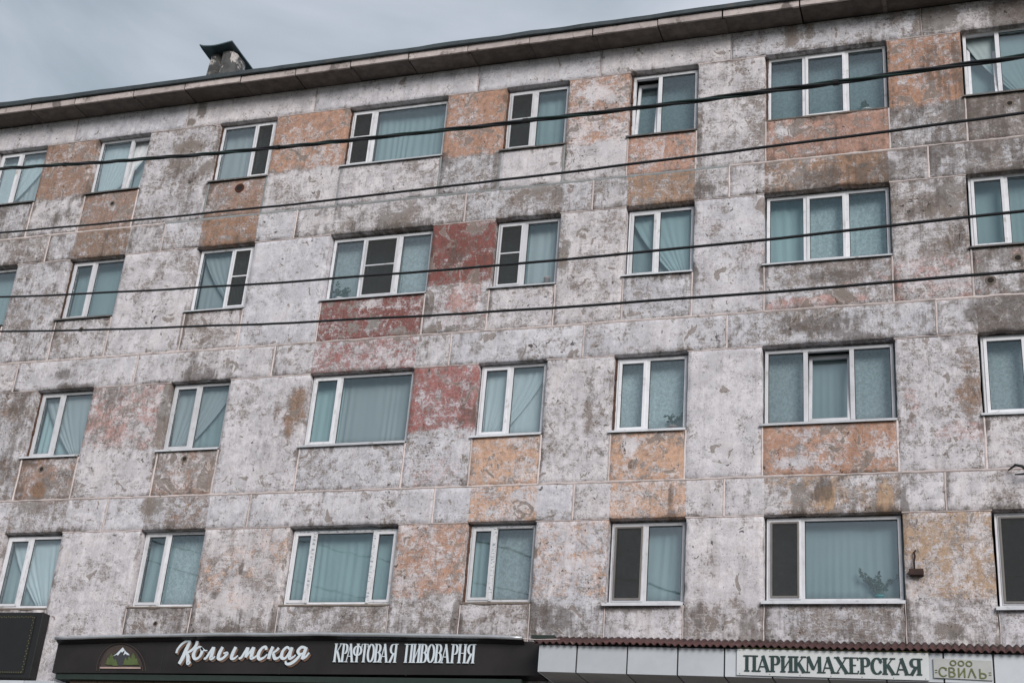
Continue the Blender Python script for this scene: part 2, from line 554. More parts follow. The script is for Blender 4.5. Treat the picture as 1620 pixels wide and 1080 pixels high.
# ------------------------------------------------------------------ ground
b = MB()
b.add([(-900, -900, 0), (900, -900, 0), (900, 900, 0), (-900, 900, 0)], [(0, 1, 2, 3)])
tag(b.build('ground', 'soil'), kind='structure')
b = MB()
b.add([(-300, -24, 0.004), (300, -24, 0.004), (300, -9.5, 0.004), (-300, -9.5, 0.004)], [(0, 1, 2, 3)])
tag(b.build('road', 'asphalt'), kind='structure')
b = MB()
b.box(-300, 300, -9.5, -5.6, -0.3, 0.13)
tag(b.build('pavement', 'paving', bevel=0.02), kind='structure')
b = MB()
b.box(-300, 300, -5.6, 60, -0.3, 2.3)
tag(b.build('terrace', 'paving', bevel=0.05), kind='structure')

# ------------------------------------------------------------------ facade layout (x along the street, z up, front face y = 0)
STOREY = 2.8
SILL = {2: 7.07, 3: 9.87, 4: 12.67, 5: 15.47}
HEAD = {2: 8.417, 3: 11.217, 4: 14.017, 5: 16.817}
LINT = 0.615            # height of the lintel band
EAVE = 17.41
BASE = 5.6              # bottom of the first floor blocks
COLS = {-1: (-21.75, -20.53), 0: (-19.34, -18.12), 1: (-16.88, -15.66), 2: (-14.04, -12.80), 3: (-11.21, -9.22), 4: (-8.02, -6.84),
        5: (-5.66, -4.46), 6: (-3.26, -1.25), 7: (0.0, 1.22), 8: (2.44, 3.66)}
WIN = {}
for c_, (a_, b_) in COLS.items():
    for f_ in (2, 3, 4, 5):
        WIN[(c_, f_)] = [a_, b_, SILL[f_], HEAD[f_]]
_meas = {
    (1, 5): (-16.885, -15.651, 15.505, 16.83), (2, 5): (-14.05, -12.792, 15.467, 16.813), (3, 5): (-11.225, -9.202, 15.488, 16.80),
    (4, 5): (-8.031, -6.83, 15.444, 16.79), (5, 5): (-5.668, -4.449, 15.435, 16.80), (6, 5): (-3.251, -1.214, 15.463, 16.83),
    (7, 5): (0.0, 1.22, 15.50, 16.86), (1, 4): (-16.878, -15.633, 12.69, 14.019), (2, 4): (-14.022, -12.803, 12.647, 14.02),
    (3, 4): (-11.224, -9.203, 12.656, 13.99), (4, 4): (-8.009, -6.813, 12.638, 14.005), (5, 4): (-5.626, -4.451, 12.668, 14.0),
    (6, 4): (-3.266, -1.25, 12.671, 14.018), (7, 4): (-0.06, 1.2, 12.69, 14.05), (1, 3): (-16.903, -15.685, 9.872, 11.218),
    (2, 3): (-14.026, -12.807, 9.889, 11.222), (3, 3): (-11.213, -9.25, 9.855, 11.222), (4, 3): (-8.059, -6.865, 9.898, 11.228),
    (5, 3): (-5.70, -4.487, 9.873, 11.21), (6, 3): (-3.284, -1.268, 9.877, 11.20), (7, 3): (-0.03, 1.2, 9.89, 11.23),
    (1, 2): (-16.89, -15.673, 7.043, 8.40), (2, 2): (-14.044, -12.789, 7.062, 8.435), (3, 2): (-11.168, -9.207, 7.086, 8.40),
    (4, 2): (-7.99, -6.843, 7.11, 8.41), (5, 2): (-5.649, -4.444, 7.079, 8.405), (6, 2): (-3.247, -1.25, 7.094, 8.42),
    (7, 2): (0.0, 1.22, 7.0, 8.43)}
for k_, v_ in _meas.items():
    WIN[k_] = list(v_)
X_LEFT, X_RIGHT = -22.98, 4.9
JOINT = {}
cl_ = sorted(COLS)
PIERMID = [X_LEFT] + [0.5 * (COLS[cl_[i]][1] + COLS[cl_[i + 1]][0]) for i in range(len(cl_) - 1)] + [X_RIGHT]

building = empty('apartment_building', (-9.0, 6.0, 2.3))
tag(building, 'long weathered apartment block with peeling white, orange and red painted blocks', 'building')


def part(mb, name, mat, **kw):
    o = mb.build(name, mat, **kw)
    return keep(o, building)


# ------------------------------------------------------------------ paint scheme of the blocks
OR = (0.47, 0.265, 0.18)
OR2 = (0.60, 0.365, 0.245)
BR = (0.33, 0.205, 0.15)
BR2 = (0.27, 0.17, 0.115)
RD = (0.225, 0.075, 0.064)
RD2 = (0.34, 0.13, 0.115)
PK = (0.50, 0.30, 0.27)
TAN = (0.46, 0.31, 0.20)
#        colour, cover, white, dirt
W = (PK, 0.12, 0.74, 0.22)
WC = (PK, 0.10, 0.90, 0.10)
WD = (PK, 0.15, 0.60, 0.42)
GR = (BR2, 0.35, 0.50, 0.50)
O_ = (OR, 0.97, 0.26, 0.12)
OW = (OR2, 0.90, 0.48, 0.12)
B_ = (BR, 0.92, 0.18, 0.30)
BG = (BR2, 0.75, 0.34, 0.40)
R__ = (RD, 0.95, 0.20, 0.22)
RW = (RD2, 0.80, 0.50, 0.10)
PW = (PK, 0.65, 0.60, 0.20)

# piers: (left column, storey) -> (upper, lower, split height or None)
PIER = {
    (0, 5): (B_, WD, 15.47), (1, 5): ((PK, 0.1, 0.60, 0.38), WD, None), (2, 5): (O_, W, 15.52), (3, 5): ((OR, 0.95, 0.24, 0.22), WD, 15.42),
    (4, 5): ((OR, 0.86, 0.42, 0.16), W, 15.38), (5, 5): ((PK, 0.1, 0.70, 0.26), WD, None), (6, 5): (((0.44, 0.235, 0.145), 1.05, 0.42, 0.20), (PK, 0.2, 0.55, 0.42), 15.42),
    (0, 4): (WD, WD, None), (1, 4): (W, W, None), (2, 4): (WC, W, None), (3, 4): ((RD, 1.0, 0.08, 0.34), (RD2, 0.55, 0.60, 0.30), 12.80),
    (4, 4): ((PK, 0.1, 0.72, 0.24), W, None), (5, 4): ((PK, 0.3, 0.78, 0.16), W, None), (6, 4): ((BR2, 0.4, 0.60, 0.38), PW, 12.6),
    (0, 3): ((BR2, 0.5, 0.52, 0.48), GR, None), (1, 3): ((PK, 0.72, 0.46, 0.36), W, 9.95), (2, 3): ((PK, 0.30, 0.84, 0.16), WC, None),
    (3, 3): ((RD2, 0.92, 0.34, 0.30), (PK, 0.55, 0.72, 0.08), 10.05), (4, 3): (W, W, None), (5, 3): (WC, W, None), (6, 3): ((PK, 0.35, 0.76, 0.22), PW, None),
    (0, 2): (W, W, None), (1, 2): ((PK, 0.1, 0.86, 0.20), W, None), (2, 2): ((OR2, 0.62, 0.62, 0.20), WD, 7.0),
    (3, 2): ((OR, 0.84, 0.46, 0.12), (PK, 0.1, 0.6, 0.40), 7.18), (4, 2): ((OR2, 0.78, 0.62, 0.08), (PK, 0.1, 0.6, 0.42), 7.16),
    (5, 2): ((PK, 0.14, 0.93, 0.06), (BR2, 0.3, 0.66, 0.40), 7.1), (6, 2): ((TAN, 0.84, 0.52, 0.10), (BR2, 0.4, 0.66, 0.38), 7.15)}
SILLB = {
    (0, 5): GR, (1, 5): (BR, 0.9, 0.26, 0.24), (2, 5): (BR, 0.88, 0.28, 0.20), (3, 5): W, (4, 5): WC, (5, 5): ((0.50, 0.28, 0.20), 0.92, 0.34, 0.10),
    (6, 5): ((0.42, 0.24, 0.18), 0.92, 0.30, 0.24), (7, 5): (PK, 0.4, 0.42, 0.48),
    (0, 4): GR, (1, 4): (PK, 0.1, 0.58, 0.40), (2, 4): (PK, 0.1, 0.64, 0.34), (3, 4): (RD, 0.97, 0.24, 0.10), (4, 4): (PK, 0.1, 0.78, 0.14), (5, 4): (PK, 0.2, 0.64, 0.30),
    (6, 4): (PK, 0.4, 0.56, 0.40), (7, 4): (PK, 0.5, 0.42, 0.46),
    (0, 3): GR, (1, 3): (BR, 0.72, 0.36, 0.36), (2, 3): (BR, 0.66, 0.40, 0.30), (3, 3): (PK, 0.1, 0.72, 0.18), (4, 3): (OR2, 0.92, 0.40, 0.14), (5, 3): (OR2, 0.95, 0.30, 0.14),
    (6, 3): (OR, 0.95, 0.32, 0.14), (7, 3): (PK, 0.3, 0.70, 0.20),
    (1, 2): W, (2, 2): (PK, 0.1, 0.62, 0.40), (3, 2): (BR2, 0.2, 0.56, 0.42), (4, 2): (PK, 0.1, 0.72, 0.26), (5, 2): (PK, 0.1, 0.74, 0.26),
    (6, 2): (BR2, 0.4, 0.56, 0.40), (7, 2): (BR2, 0.3, 0.72, 0.2)}
LINTEL = {   # colour of the stretch right above a window of that storey
    (0, 4): GR, (1, 4): (BR2, 0.9, 0.30, 0.36), (2, 4): ((0.33, 0.19, 0.12), 0.9, 0.30, 0.30), (3, 4): (PK, 0.1, 0.52, 0.40), (4, 4): (BR2, 0.5, 0.46, 0.36),
    (5, 4): ((0.36, 0.22, 0.14), 0.92, 0.26, 0.26), (6, 4): ((0.34, 0.20, 0.125), 0.9, 0.32, 0.50), (7, 4): (PK, 0.1, 0.46, 0.52),
    (0, 3): GR, (1, 3): (PK, 0.1, 0.70, 0.30), (2, 3): (BR2, 0.4, 0.60, 0.40), (3, 3): (RD2, 0.88, 0.50, 0.06), (4, 3): (PK, 0.1, 0.78, 0.18), (5, 3): (PK, 0.15, 0.74, 0.20),
    (6, 3): (BR2, 0.4, 0.58, 0.42), (7, 3): (BR2, 0.3, 0.48, 0.50),
    (1, 2): (BR2, 0.5, 0.58, 0.30), (2, 2): (BR2, 0.6, 0.52, 0.30), (3, 2): (PK, 0.1, 0.74, 0.20), (4, 2): (OR2, 0.86, 0.48, 0.08), (5, 2): (OR2, 0.86, 0.42, 0.16),
    (6, 2): ((0.42, 0.27, 0.17), 0.66, 0.50, 0.36), (7, 2): (PK, 0.1, 0.72, 0.24)}
LNEUTRAL = {4: (PK, 0.1, 0.62, 0.36), 3: (PK, 0.1, 0.74, 0.26), 2: (PK, 0.1, 0.80, 0.20)}
# single stains, bare patches and splashes: x, z, rx, rz, kind, amount
FEATURES = [
    (-14.55, 17.23, 0.11, 0.2, 'bare', 1.2), (-14.72, 16.96, 0.12, 0.09, 'bare', 1.2), (-0.41, 17.17, 0.3, 0.26, 'bare', 1.0), (0.83, 17.13, 0.35, 0.3, 'dirt', 0.5), (-2.83, 17.16, 0.1, 0.25, 'bare', 0.7),
    (-2.49, 17.19, 0.08, 0.2, 'bare', 0.6), (-14.66, 16.36, 0.32, 0.14, 'bare', 0.6), (-14.17, 15.81, 0.15, 0.16, 'bare', 0.7), (-14.79, 15.94, 0.2, 0.12, 'bare', 0.5), (-0.33, 16.22, 0.5, 0.45, 'dirt', 0.3),
    (-0.11, 15.56, 0.25, 0.5, 'dirt', 0.3), (-9.11, 12.35, 0.1, 0.25, 'dirt', 0.7), (-9.0, 11.92, 0.14, 0.07, 'bare', 1.0), (-8.62, 11.89, 0.14, 0.05, 'bare', 1.0), (-6.69, 13.16, 0.06, 0.45, 'bare', 1.0),
    (-8.69, 13.41, 0.45, 0.4, 'dirt', 0.25), (-8.45, 12.51, 0.3, 0.3, 'pink', 0.5), (-14.07, 10.75, 0.1, 0.6, 'bare', 0.6), (-15.2, 11.01, 0.3, 0.12, 'dirt', 0.4), (-11.43, 10.53, 0.2, 0.5, 'rust', 0.55),
    (-11.76, 10.66, 0.1, 0.3, 'rust', 0.4), (-6.08, 10.51, 0.07, 0.6, 'bare', 0.5), (-0.18, 10.33, 0.2, 0.6, 'rust', 0.4), (-0.34, 9.66, 0.35, 0.18, 'pink', 0.5), (-0.32, 13.65, 0.16, 0.3, 'bare', 0.8),
    (-0.65, 13.46, 0.1, 0.15, 'bare', 0.6), (-0.94, 13.37, 0.08, 0.1, 'dirt', 0.7), (-2.22, 12.38, 0.4, 0.12, 'dirt', 0.6), (-2.48, 11.94, 0.8, 0.1, 'pink', 0.6), (-2.06, 11.99, 0.15, 0.15, 'bare', 0.5),
    (-2.23, 11.53, 0.5, 0.2, 'dirt', 0.35), (0.28, 11.55, 0.45, 0.25, 'dirt', 0.45), (-2.85, 11.55, 0.2, 0.2, 'dirt', 0.3), (-15.6, 7.51, 0.06, 0.3, 'dirt', 0.35), (-12.49, 7.85, 0.07, 0.15, 'dirt', 0.6),
    (-11.98, 7.7, 0.07, 0.14, 'dirt', 0.6), (-12.38, 7.27, 0.09, 0.09, 'dirt', 0.8), (-6.47, 6.86, 0.35, 0.2, 'dirt', 0.4), (-0.68, 6.67, 0.17, 0.1, 'bare', 1.2), (-5.37, 9.62, 0.11, 0.13, 'white', 1.2),
    (-5.32, 9.3, 0.09, 0.08, 'dirt', 1.0), (-6.34, 16.47, 0.3, 0.14, 'white', 0.4), (-2.87, 15.21, 0.26, 0.07, 'white', 0.6), (-3.79, 14.03, 0.5, 0.2, 'white', 0.15), (-10.25, 12.53, 0.25, 0.05, 'white', 0.5),
    (-9.75, 12.43, 0.2, 0.06, 'white', 0.4), (-10.49, 12.05, 0.1, 0.1, 'bare', 0.4), (-9.51, 11.92, 0.2, 0.1, 'old', 0.1), (-10.14, 12.15, 0.12, 0.12, 'bare', 0.5), (-9.57, 11.94, 0.14, 0.1, 'bare', 0.5),
    (-2.86, 9.21, 0.25, 0.1, 'white', 0.4), (-1.5, 9.51, 0.1, 0.2, 'dirt', 0.3), (-4.69, 8.71, 0.05, 0.25, 'dirt', 0.6), (-2.72, 8.65, 0.12, 0.25, 'bare', 0.5), (-2.3, 8.64, 0.1, 0.2, 'tan', 0.6),
    (-1.48, 8.62, 0.1, 0.25, 'tan', 0.6), (-2.39, 8.79, 0.15, 0.2, 'dirt', 0.5), (-1.21, 8.61, 0.06, 0.3, 'dirt', 0.6), (-1.06, 7.94, 0.25, 0.25, 'tan', 0.4), (-0.68, 7.7, 0.12, 0.15, 'tan', 0.5),
    (-0.3, 7.55, 0.1, 0.3, 'tan', 0.4), (-7.61, 6.64, 0.4, 0.2, 'dirt', 0.3), (-16.03, 9.4, 0.3, 0.2, 'dirt', 0.3), (-16.38, 9.17, 0.15, 0.2, 'rust', 0.4), (-16.43, 11.55, 0.3, 0.12, 'dirt', 0.4),
    (-13.55, 11.38, 0.35, 0.14, 'dirt', 0.5), (-7.38, 11.41, 0.25, 0.08, 'dirt', 0.5), (-1.07, 10.0, 0.1, 0.4, 'pink', 0.3), (-13.58, 12.92, 0.1, 0.08, 'bare', 0.9), (-8.87, 11.45, 0.1, 0.1, 'white', 0.3),
    (-13.94, 8.86, 0.25, 0.15, 'bare', 0.5), (-14.58, 8.88, 0.12, 0.15, 'bare', 0.4), (-16.45, 8.93, 0.3, 0.15, 'bare', 0.35), (-4.33, 14.22, 0.2, 0.15, 'dirt', 0.4), (-2.32, 14.24, 0.4, 0.15, 'dirt', 0.3),
    (-1.31, 14.3, 0.15, 0.2, 'dirt', 0.4), (-0.5, 14.51, 0.25, 0.15, 'dirt', 0.5), (-7.28, 14.55, 0.3, 0.14, 'bare', 0.4), (-10.04, 14.25, 0.5, 0.15, 'bare', 0.4), (-6.91, 14.38, 0.1, 0.15, 'bare', 0.5),
]
for _f in (5, 4, 3, 2):        # drip stains below the ends of the sills
    for _c in range(0, 8):
        _x0, _x1, _z0 = WIN[(_c, _f)][:3]
        for _x in (_x0 - 0.02, _x1 + 0.02):
            if rnd.random() < 0.6:
                _h = rnd.uniform(0.15, 0.42)
                FEATURES.append((_x + rnd.uniform(-0.04, 0.04), _z0 - _h * 0.7, rnd.uniform(0.05, 0.10), _h, 'dirt', rnd.uniform(0.25, 0.6)))
        if rnd.random() < 0.5:
            FEATURES.append((rnd.uniform(_x0, _x1), _z0 - 0.05, rnd.uniform(0.2, 0.5), rnd.uniform(0.05, 0.14), 'dirt', rnd.uniform(0.25, 0.5)))
        FEATURES.append((rnd.uniform(_x0, _x1), HEAD[_f] + 0.05, rnd.uniform(0.25, 0.7), rnd.uniform(0.05, 0.12), 'dirt', rnd.uniform(0.1, 0.35)))


def wob(x, z, s=1.0, k=0.0):
    return mnoise.noise(Vector((x * s + 7.7, z * s - 3.1, k)))


def shade(x, z, spec):
    c, cover, white, dirt = spec
    # right-hand top corner is the grimiest; the added dirt also paints in lens darkening
    t = max(0.0, min(1.0, (x + 5.0) / 5.5)) * max(0.0, min(1.0, (z - 10.5) / 4.5))
    dirt = dirt + 0.20 * t
    white = white - 0.16 * t
    # splash zone just above the shop canopies
    s = max(0.0, min(1.0, (7.15 + 0.25 * wob(x, z, 1.3) - z) / 0.7))
    dirt = dirt + 0.17 * s
    white = white - 0.05 * s
    for fx, fz, rx, rz, kind, amt in FEATURES:
        dx, dz = (x - fx) / rx, (z - fz) / rz
        d = math.sqrt(dx * dx + dz * dz) + 0.35 * wob(x, z, 5.0, fx)
        if d > 1.3:
            continue
        k = amt * max(0.0, min(1.0, (1.25 - d) / 0.5))
        if kind == 'bare':
            white -= k
            cover -= k
        elif kind == 'dirt':
            dirt += k
        elif kind == 'white':
            white += k
            dirt -= 0.5 * k
        elif kind == 'old':
            white -= k
        elif kind == 'tan':
            c = TAN if k > 0.2 else c
            cover += k
            white -= 0.6 * k
        elif kind == 'pink':
            c = PK if k > 0.2 else c
            cover += k
            white -= 0.4 * k
        elif kind == 'rust':
            c = BR2 if k > 0.2 else c
            cover += k
            white -= k
    cl = lambda v: max(-0.2, min(1.3, v))
    return c, cl(cover), cl(white), cl(dirt)


def axis(a, b, step, cuts=()):
    n = max(2, int(round((b - a) / step)))
    vals = [a + (b - a) * i / n for i in range(n + 1)]
    for c in cuts:
        if a + 0.03 < c < b - 0.03:
            vals = [v for v in vals if abs(v - c) > 0.02]
            vals += [c - 0.006, c + 0.006]
    return sorted(vals)


def block(name, x0, x1, z0, z1, specfn, step=0.075, depth=0.34, cuts=(), gap=0.008, front=0.0):
    """one concrete block: gridded uneven front face, worn edges, flat sides"""
    x0 += gap
    x1 -= gap
    z0 += gap
    z1 -= gap
    xs = axis(x0 + 0.012, x1 - 0.012, step, cuts)
    zs = axis(z0 + 0.012, z1 - 0.012, step)
    vs, pa, we = [], [], []

    def put(x, y, z):
        vs.append((x, y, z))
        sp_ = specfn(x, z)
        de = min(x - x0, x1 - x, z - z0, z1 - z)
        eg = max(0.0, 1.0 - de / 0.10) * (0.10 + 0.45 * max(0.0, wob(x, z, 1.7, x0)))
        c, cv, wh, di = shade(x, z, (sp_[0], sp_[1], sp_[2] - 0.5 * eg, sp_[3] + eg))
        pa.append((*c, 1.0))
        we.append((max(0, cv), max(0, wh), max(0, di), 1.0))
        return len(vs) - 1
    nx, nz = len(xs), len(zs)
    grid = [[put(x, front + 0.004 * wob(x, z, 2.2, 5.0) + 0.002 * wob(x, z, 9.0, 2.0), z) for x in xs] for z in zs]
    fs = []
    for j in range(nz - 1):
        for i in range(nx - 1):
            fs.append((grid[j][i], grid[j][i + 1], grid[j + 1][i + 1], grid[j + 1][i]))
    # rim: same topology as the border of the grid, pushed out and back with an uneven edge
    border = [(0, i) for i in range(nx)] + [(j, nx - 1) for j in range(1, nz)] + [(nz - 1, i) for i in range(nx - 2, -1, -1)] + [(j, 0) for j in range(nz - 2, 0, -1)]
    rim, back = [], []
    for j, i in border:
        x, z = xs[i], zs[j]
        e = 0.010 + 0.007 * wob(x, z, 6.0, 9.0) - 0.012 * max(0, wob(x, z, 3.1, 4.0) - 0.28) * 4
        dx = -e if i == 0 else (e if i == nx - 1 else 0)
        dz = -e if j == 0 else (e if j == nz - 1 else 0)
        rim.append(put(x + dx, front + 0.010 + 0.006 * abs(wob(x, z, 7.0)), z + dz))
        back.append(put(x + dx, depth, z + dz))
        we[-1] = (0.1, 0.78, 0.25, 1.0)
    nb = len(border)
    for k in range(nb):
        k2 = (k + 1) % nb
        g0, g1 = grid[border[k][0]][border[k][1]], grid[border[k2][0]][border[k2][1]]
        fs.append((rim[k], rim[k2], g1, g0))
        fs.append((back[k], back[k2], rim[k2], rim[k]))
    me = bpy.data.meshes.new(name)
    me.from_pydata(vs, [], fs)
    for nm, data in (('paint', pa), ('wear', we)):
        at = me.color_attributes.new(nm, 'FLOAT_COLOR', 'POINT')
        at.data.foreach_set('color', np.array(data, dtype=np.float32).ravel())
    me.materials.append(M['wall'])
    me.shade_smooth()
    o = bpy.data.objects.new(name, me)
    COL.objects.link(o)
    return keep(o, building)


def pierspec(key):
    up, lo, split = PIER.get(key, (WD, WD, None))
    if split is None:
        return lambda x, z: up

    def fn(x, z):
        e = z - split - 0.05 * wob(x, z, 3.0, 1.0)
        if e > 0.05:
            return up
        if e < -0.05:
            return lo
        t = (e + 0.05) / 0.10
        return (up[0], lo[1] * (1 - t) + up[1] * t, lo[2] * (1 - t) + up[2] * t, lo[3] * (1 - t) + up[3] * t)
    return fn




def build_facade():
    for f in (5, 4, 3, 2):
        zb = SILL[f - 1] + (HEAD[f] - SILL[f]) + LINT if f > 2 else BASE
        zt = HEAD[f]
        # piers and sill blocks
        for k, c in enumerate(cl_):
            x0, x1, z0, z1 = WIN[(c, f)]
            if k == 0:
                block('pier_block', X_LEFT, x0, zb, zt, pierspec((c - 1, f)), 0.15)
            nxt = WIN[(cl_[k + 1], f)][0] if k + 1 < len(cl_) else X_RIGHT
            far = not (-1 <= c <= 7)
            block('pier_block', x1, nxt, zb, zt, pierspec((c, f)), 0.15 if far else 0.07)
            sp = SILLB.get((c, f), WD)
            block('sill_block', x0, x1, zb, z0, lambda x, z, sp=sp: sp, 0.15 if far else 0.07)
        # lintel band above the windows of this storey
        lt = zt + LINT if f < 5 else EAVE
        for k, c in enumerate(cl_):
            a, b2 = PIERMID[k], PIERMID[k + 1]
            x0, x1 = WIN[(c, f)][:2]
            if f == 5:
                g = max(0.0, min(1.0, (x1 + 6) / 6.0))
                sp = (PK, 0.08, 0.99 - 0.28 * g, 0.06 + 0.26 * g)
                block('eave_block', a, b2, zt, lt, lambda x, z, sp=sp: sp, 0.07)
            else:
                mid = LINTEL.get((c, f), WD)
                ne = LNEUTRAL[f]
                jit = rnd.uniform(-0.08, 0.08)
                ne2 = (ne[0], ne[1], ne[2] + jit, ne[3] - jit)
                block('lintel_block', a, b2, zt, lt, lambda x, z, x0=x0, x1=x1, mid=mid, ne=ne2: mid if x0 < x < x1 else ne, 0.07, cuts=(x0, x1))


build_facade()


# mortar joints: uneven beads squeezed out between the blocks
def seam(p0, p1, mat, wid=0.028, proud=0.006, drop=0.0):
    p0, p1 = Vector((p0[0], 0, p0[1])), Vector((p1[0], 0, p1[1]))
    d = p1 - p0
    L = d.length
    t = d / L
    nrm = Vector((-t.z, 0, t.x))
    n = max(2, int(L / 0.06))
    mb = MB()
    prof = [(-0.62, 0.03), (-0.5, 0.25), (-0.2, 1.0), (0.25, 0.9), (0.5, 0.2), (0.62, 0.03)]
    vs, fs = [], []
    sd = rnd.uniform(0, 90)
    for i in range(n + 1):
        c = p0 + t * (L * i / n)
        w = wid * (1 + 0.55 * mnoise.noise(Vector((i * 0.31, sd, 0))) + 0.35 * mnoise.noise(Vector((i * 0.9, sd, 3))))
        h = proud * (1 + 0.9 * mnoise.noise(Vector((i * 0.4, sd, 7))))
        s = 0.010 * mnoise.noise(Vector((i * 0.22, sd, 11)))
        for a, hh in prof:
            q = c + nrm * (a * w + s)
            y = 0.014 - (0.014 + h) * hh if hh > 0.1 else 0.014
            vs.append((q.x, y, q.z))
    m_ = len(prof)
    for i in range(n):
        for j in range(m_ - 1):
            fs.append((i * m_ + j, i * m_ + j + 1, (i + 1) * m_ + j + 1, (i + 1) * m_ + j))
    # back closing strip
    for i in range(n):
        fs.append((i * m_ + m_ - 1, i * m_, (i + 1) * m_, (i + 1) * m_ + m_ - 1))
    mb.add(vs, fs)
    o = mb.build('mortar_seam', mat, smooth=True)
    return keep(o, building)


def build_seams():
    for f in (5, 4, 3, 2):
        zt = HEAD[f]
        lt = zt + LINT if f < 5 else None
        zb = SILL[f - 1] + (HEAD[f] - SILL[f]) + LINT if f > 2 else BASE
        for k, c in enumerate(cl_):
            if c < -1:
                continue
            x0, x1, z0, z1 = WIN[(c, f)]
            grey = f == 5 and c in (2, 3, 4)
            # beside the sill block
            for x in (x0, x1):
                if f == 2:
                    seam((x, zb + 0.1), (x, z0 - 0.02), 'mortar', 0.018, 0.002)
                else:
                    seam((x, zb), (x, z0 - 0.02), 'cement' if grey else 'mortar', 0.066 if grey else 0.038, 0.003 if grey else 0.010)
            # vertical joint in the lintel band
            if k:
                seam((PIERMID[k], zt + 0.01), (PIERMID[k], (lt or EAVE) - 0.01), 'mortar', 0.038 if f < 5 else 0.012, 0.009 if f < 5 else 0.001)
            # line under the lintel, over the pier
            nxt = WIN[(cl_[k + 1], f)][0] if k + 1 < len(cl_) else X_RIGHT
            seam((x1, zt), (nxt, zt), 'mortar', 0.024, 0.005)
        if lt:
            # long joint on top of the lintel band
            for k in range(len(cl_)):
                grey = f == 4 and cl_[k] in (2, 3, 4, 5)
                seam((PIERMID[k], lt), (PIERMID[k + 1], lt), 'cement' if grey else 'mortar', 0.072 if grey else 0.046, 0.003 if grey else 0.013)


build_seams()

# rough infill behind the joints, room shells, end walls
b = MB()
b.box(X_LEFT + 0.02, X_RIGHT - 0.02, 0.10, 0.30, 2.3, BASE - 0.01)
part(b, 'ground_floor_wall', 'plinth')
for f in (2, 3, 4, 5):
    b = MB()
    zf = SILL[f] - 0.92
    b.box(X_LEFT + 0.3, X_RIGHT - 0.3, 0.35, 11.6, zf - 0.24, zf)
    part(b, 'floor_slab', 'room')
b = MB()
b.box(X_LEFT + 0.3, X_RIGHT - 0.3, 0.35, 11.6, EAVE - 0.27, EAVE - 0.03)
part(b, 'floor_slab', 'room')
b = MB()
b.box(X_LEFT + 0.3, X_RIGHT - 0.3, 4.4, 4.5, 2.3, EAVE - 0.03)
part(b, 'corridor_wall', 'room')
for i, x in enumerate(PIERMID[1:-1]):
    b = MB()
    b.box(x - 0.06, x + 0.06, 0.345, 4.4, BASE, EAVE - 0.03)
    part(b, 'partition_wall', 'room')
for x0, x1 in ((X_LEFT, X_LEFT + 0.3), (X_RIGHT - 0.3, X_RIGHT)):
    b = MB()
    b.box(x0 + 0.012, x1 - 0.012, 0.34, 12.0, 2.3, EAVE - 0.01)
    part(b, 'end_wall', 'plinth')
b = MB()
b.box(X_LEFT + 0.32, X_RIGHT - 0.32, 11.62, 12.0, 2.3, EAVE - 0.01)
part(b, 'rear_wall', 'plinth')
# strips closing the gap behind block joints (light tight)
for i, x in enumerate(PIERMID[1:-1]):
    for f in (2, 3, 4, 5):
        b = MB()
        k = i + 1
        b.box(WIN[(cl_[i], f)][1] + 0.03, WIN[(cl_[k], f)][0] - 0.03, 0.26, 0.345, (SILL[f - 1] + 1.97 if f > 2 else BASE), HEAD[f] - 0.02)
        part(b, 'pier_lining', 'room')

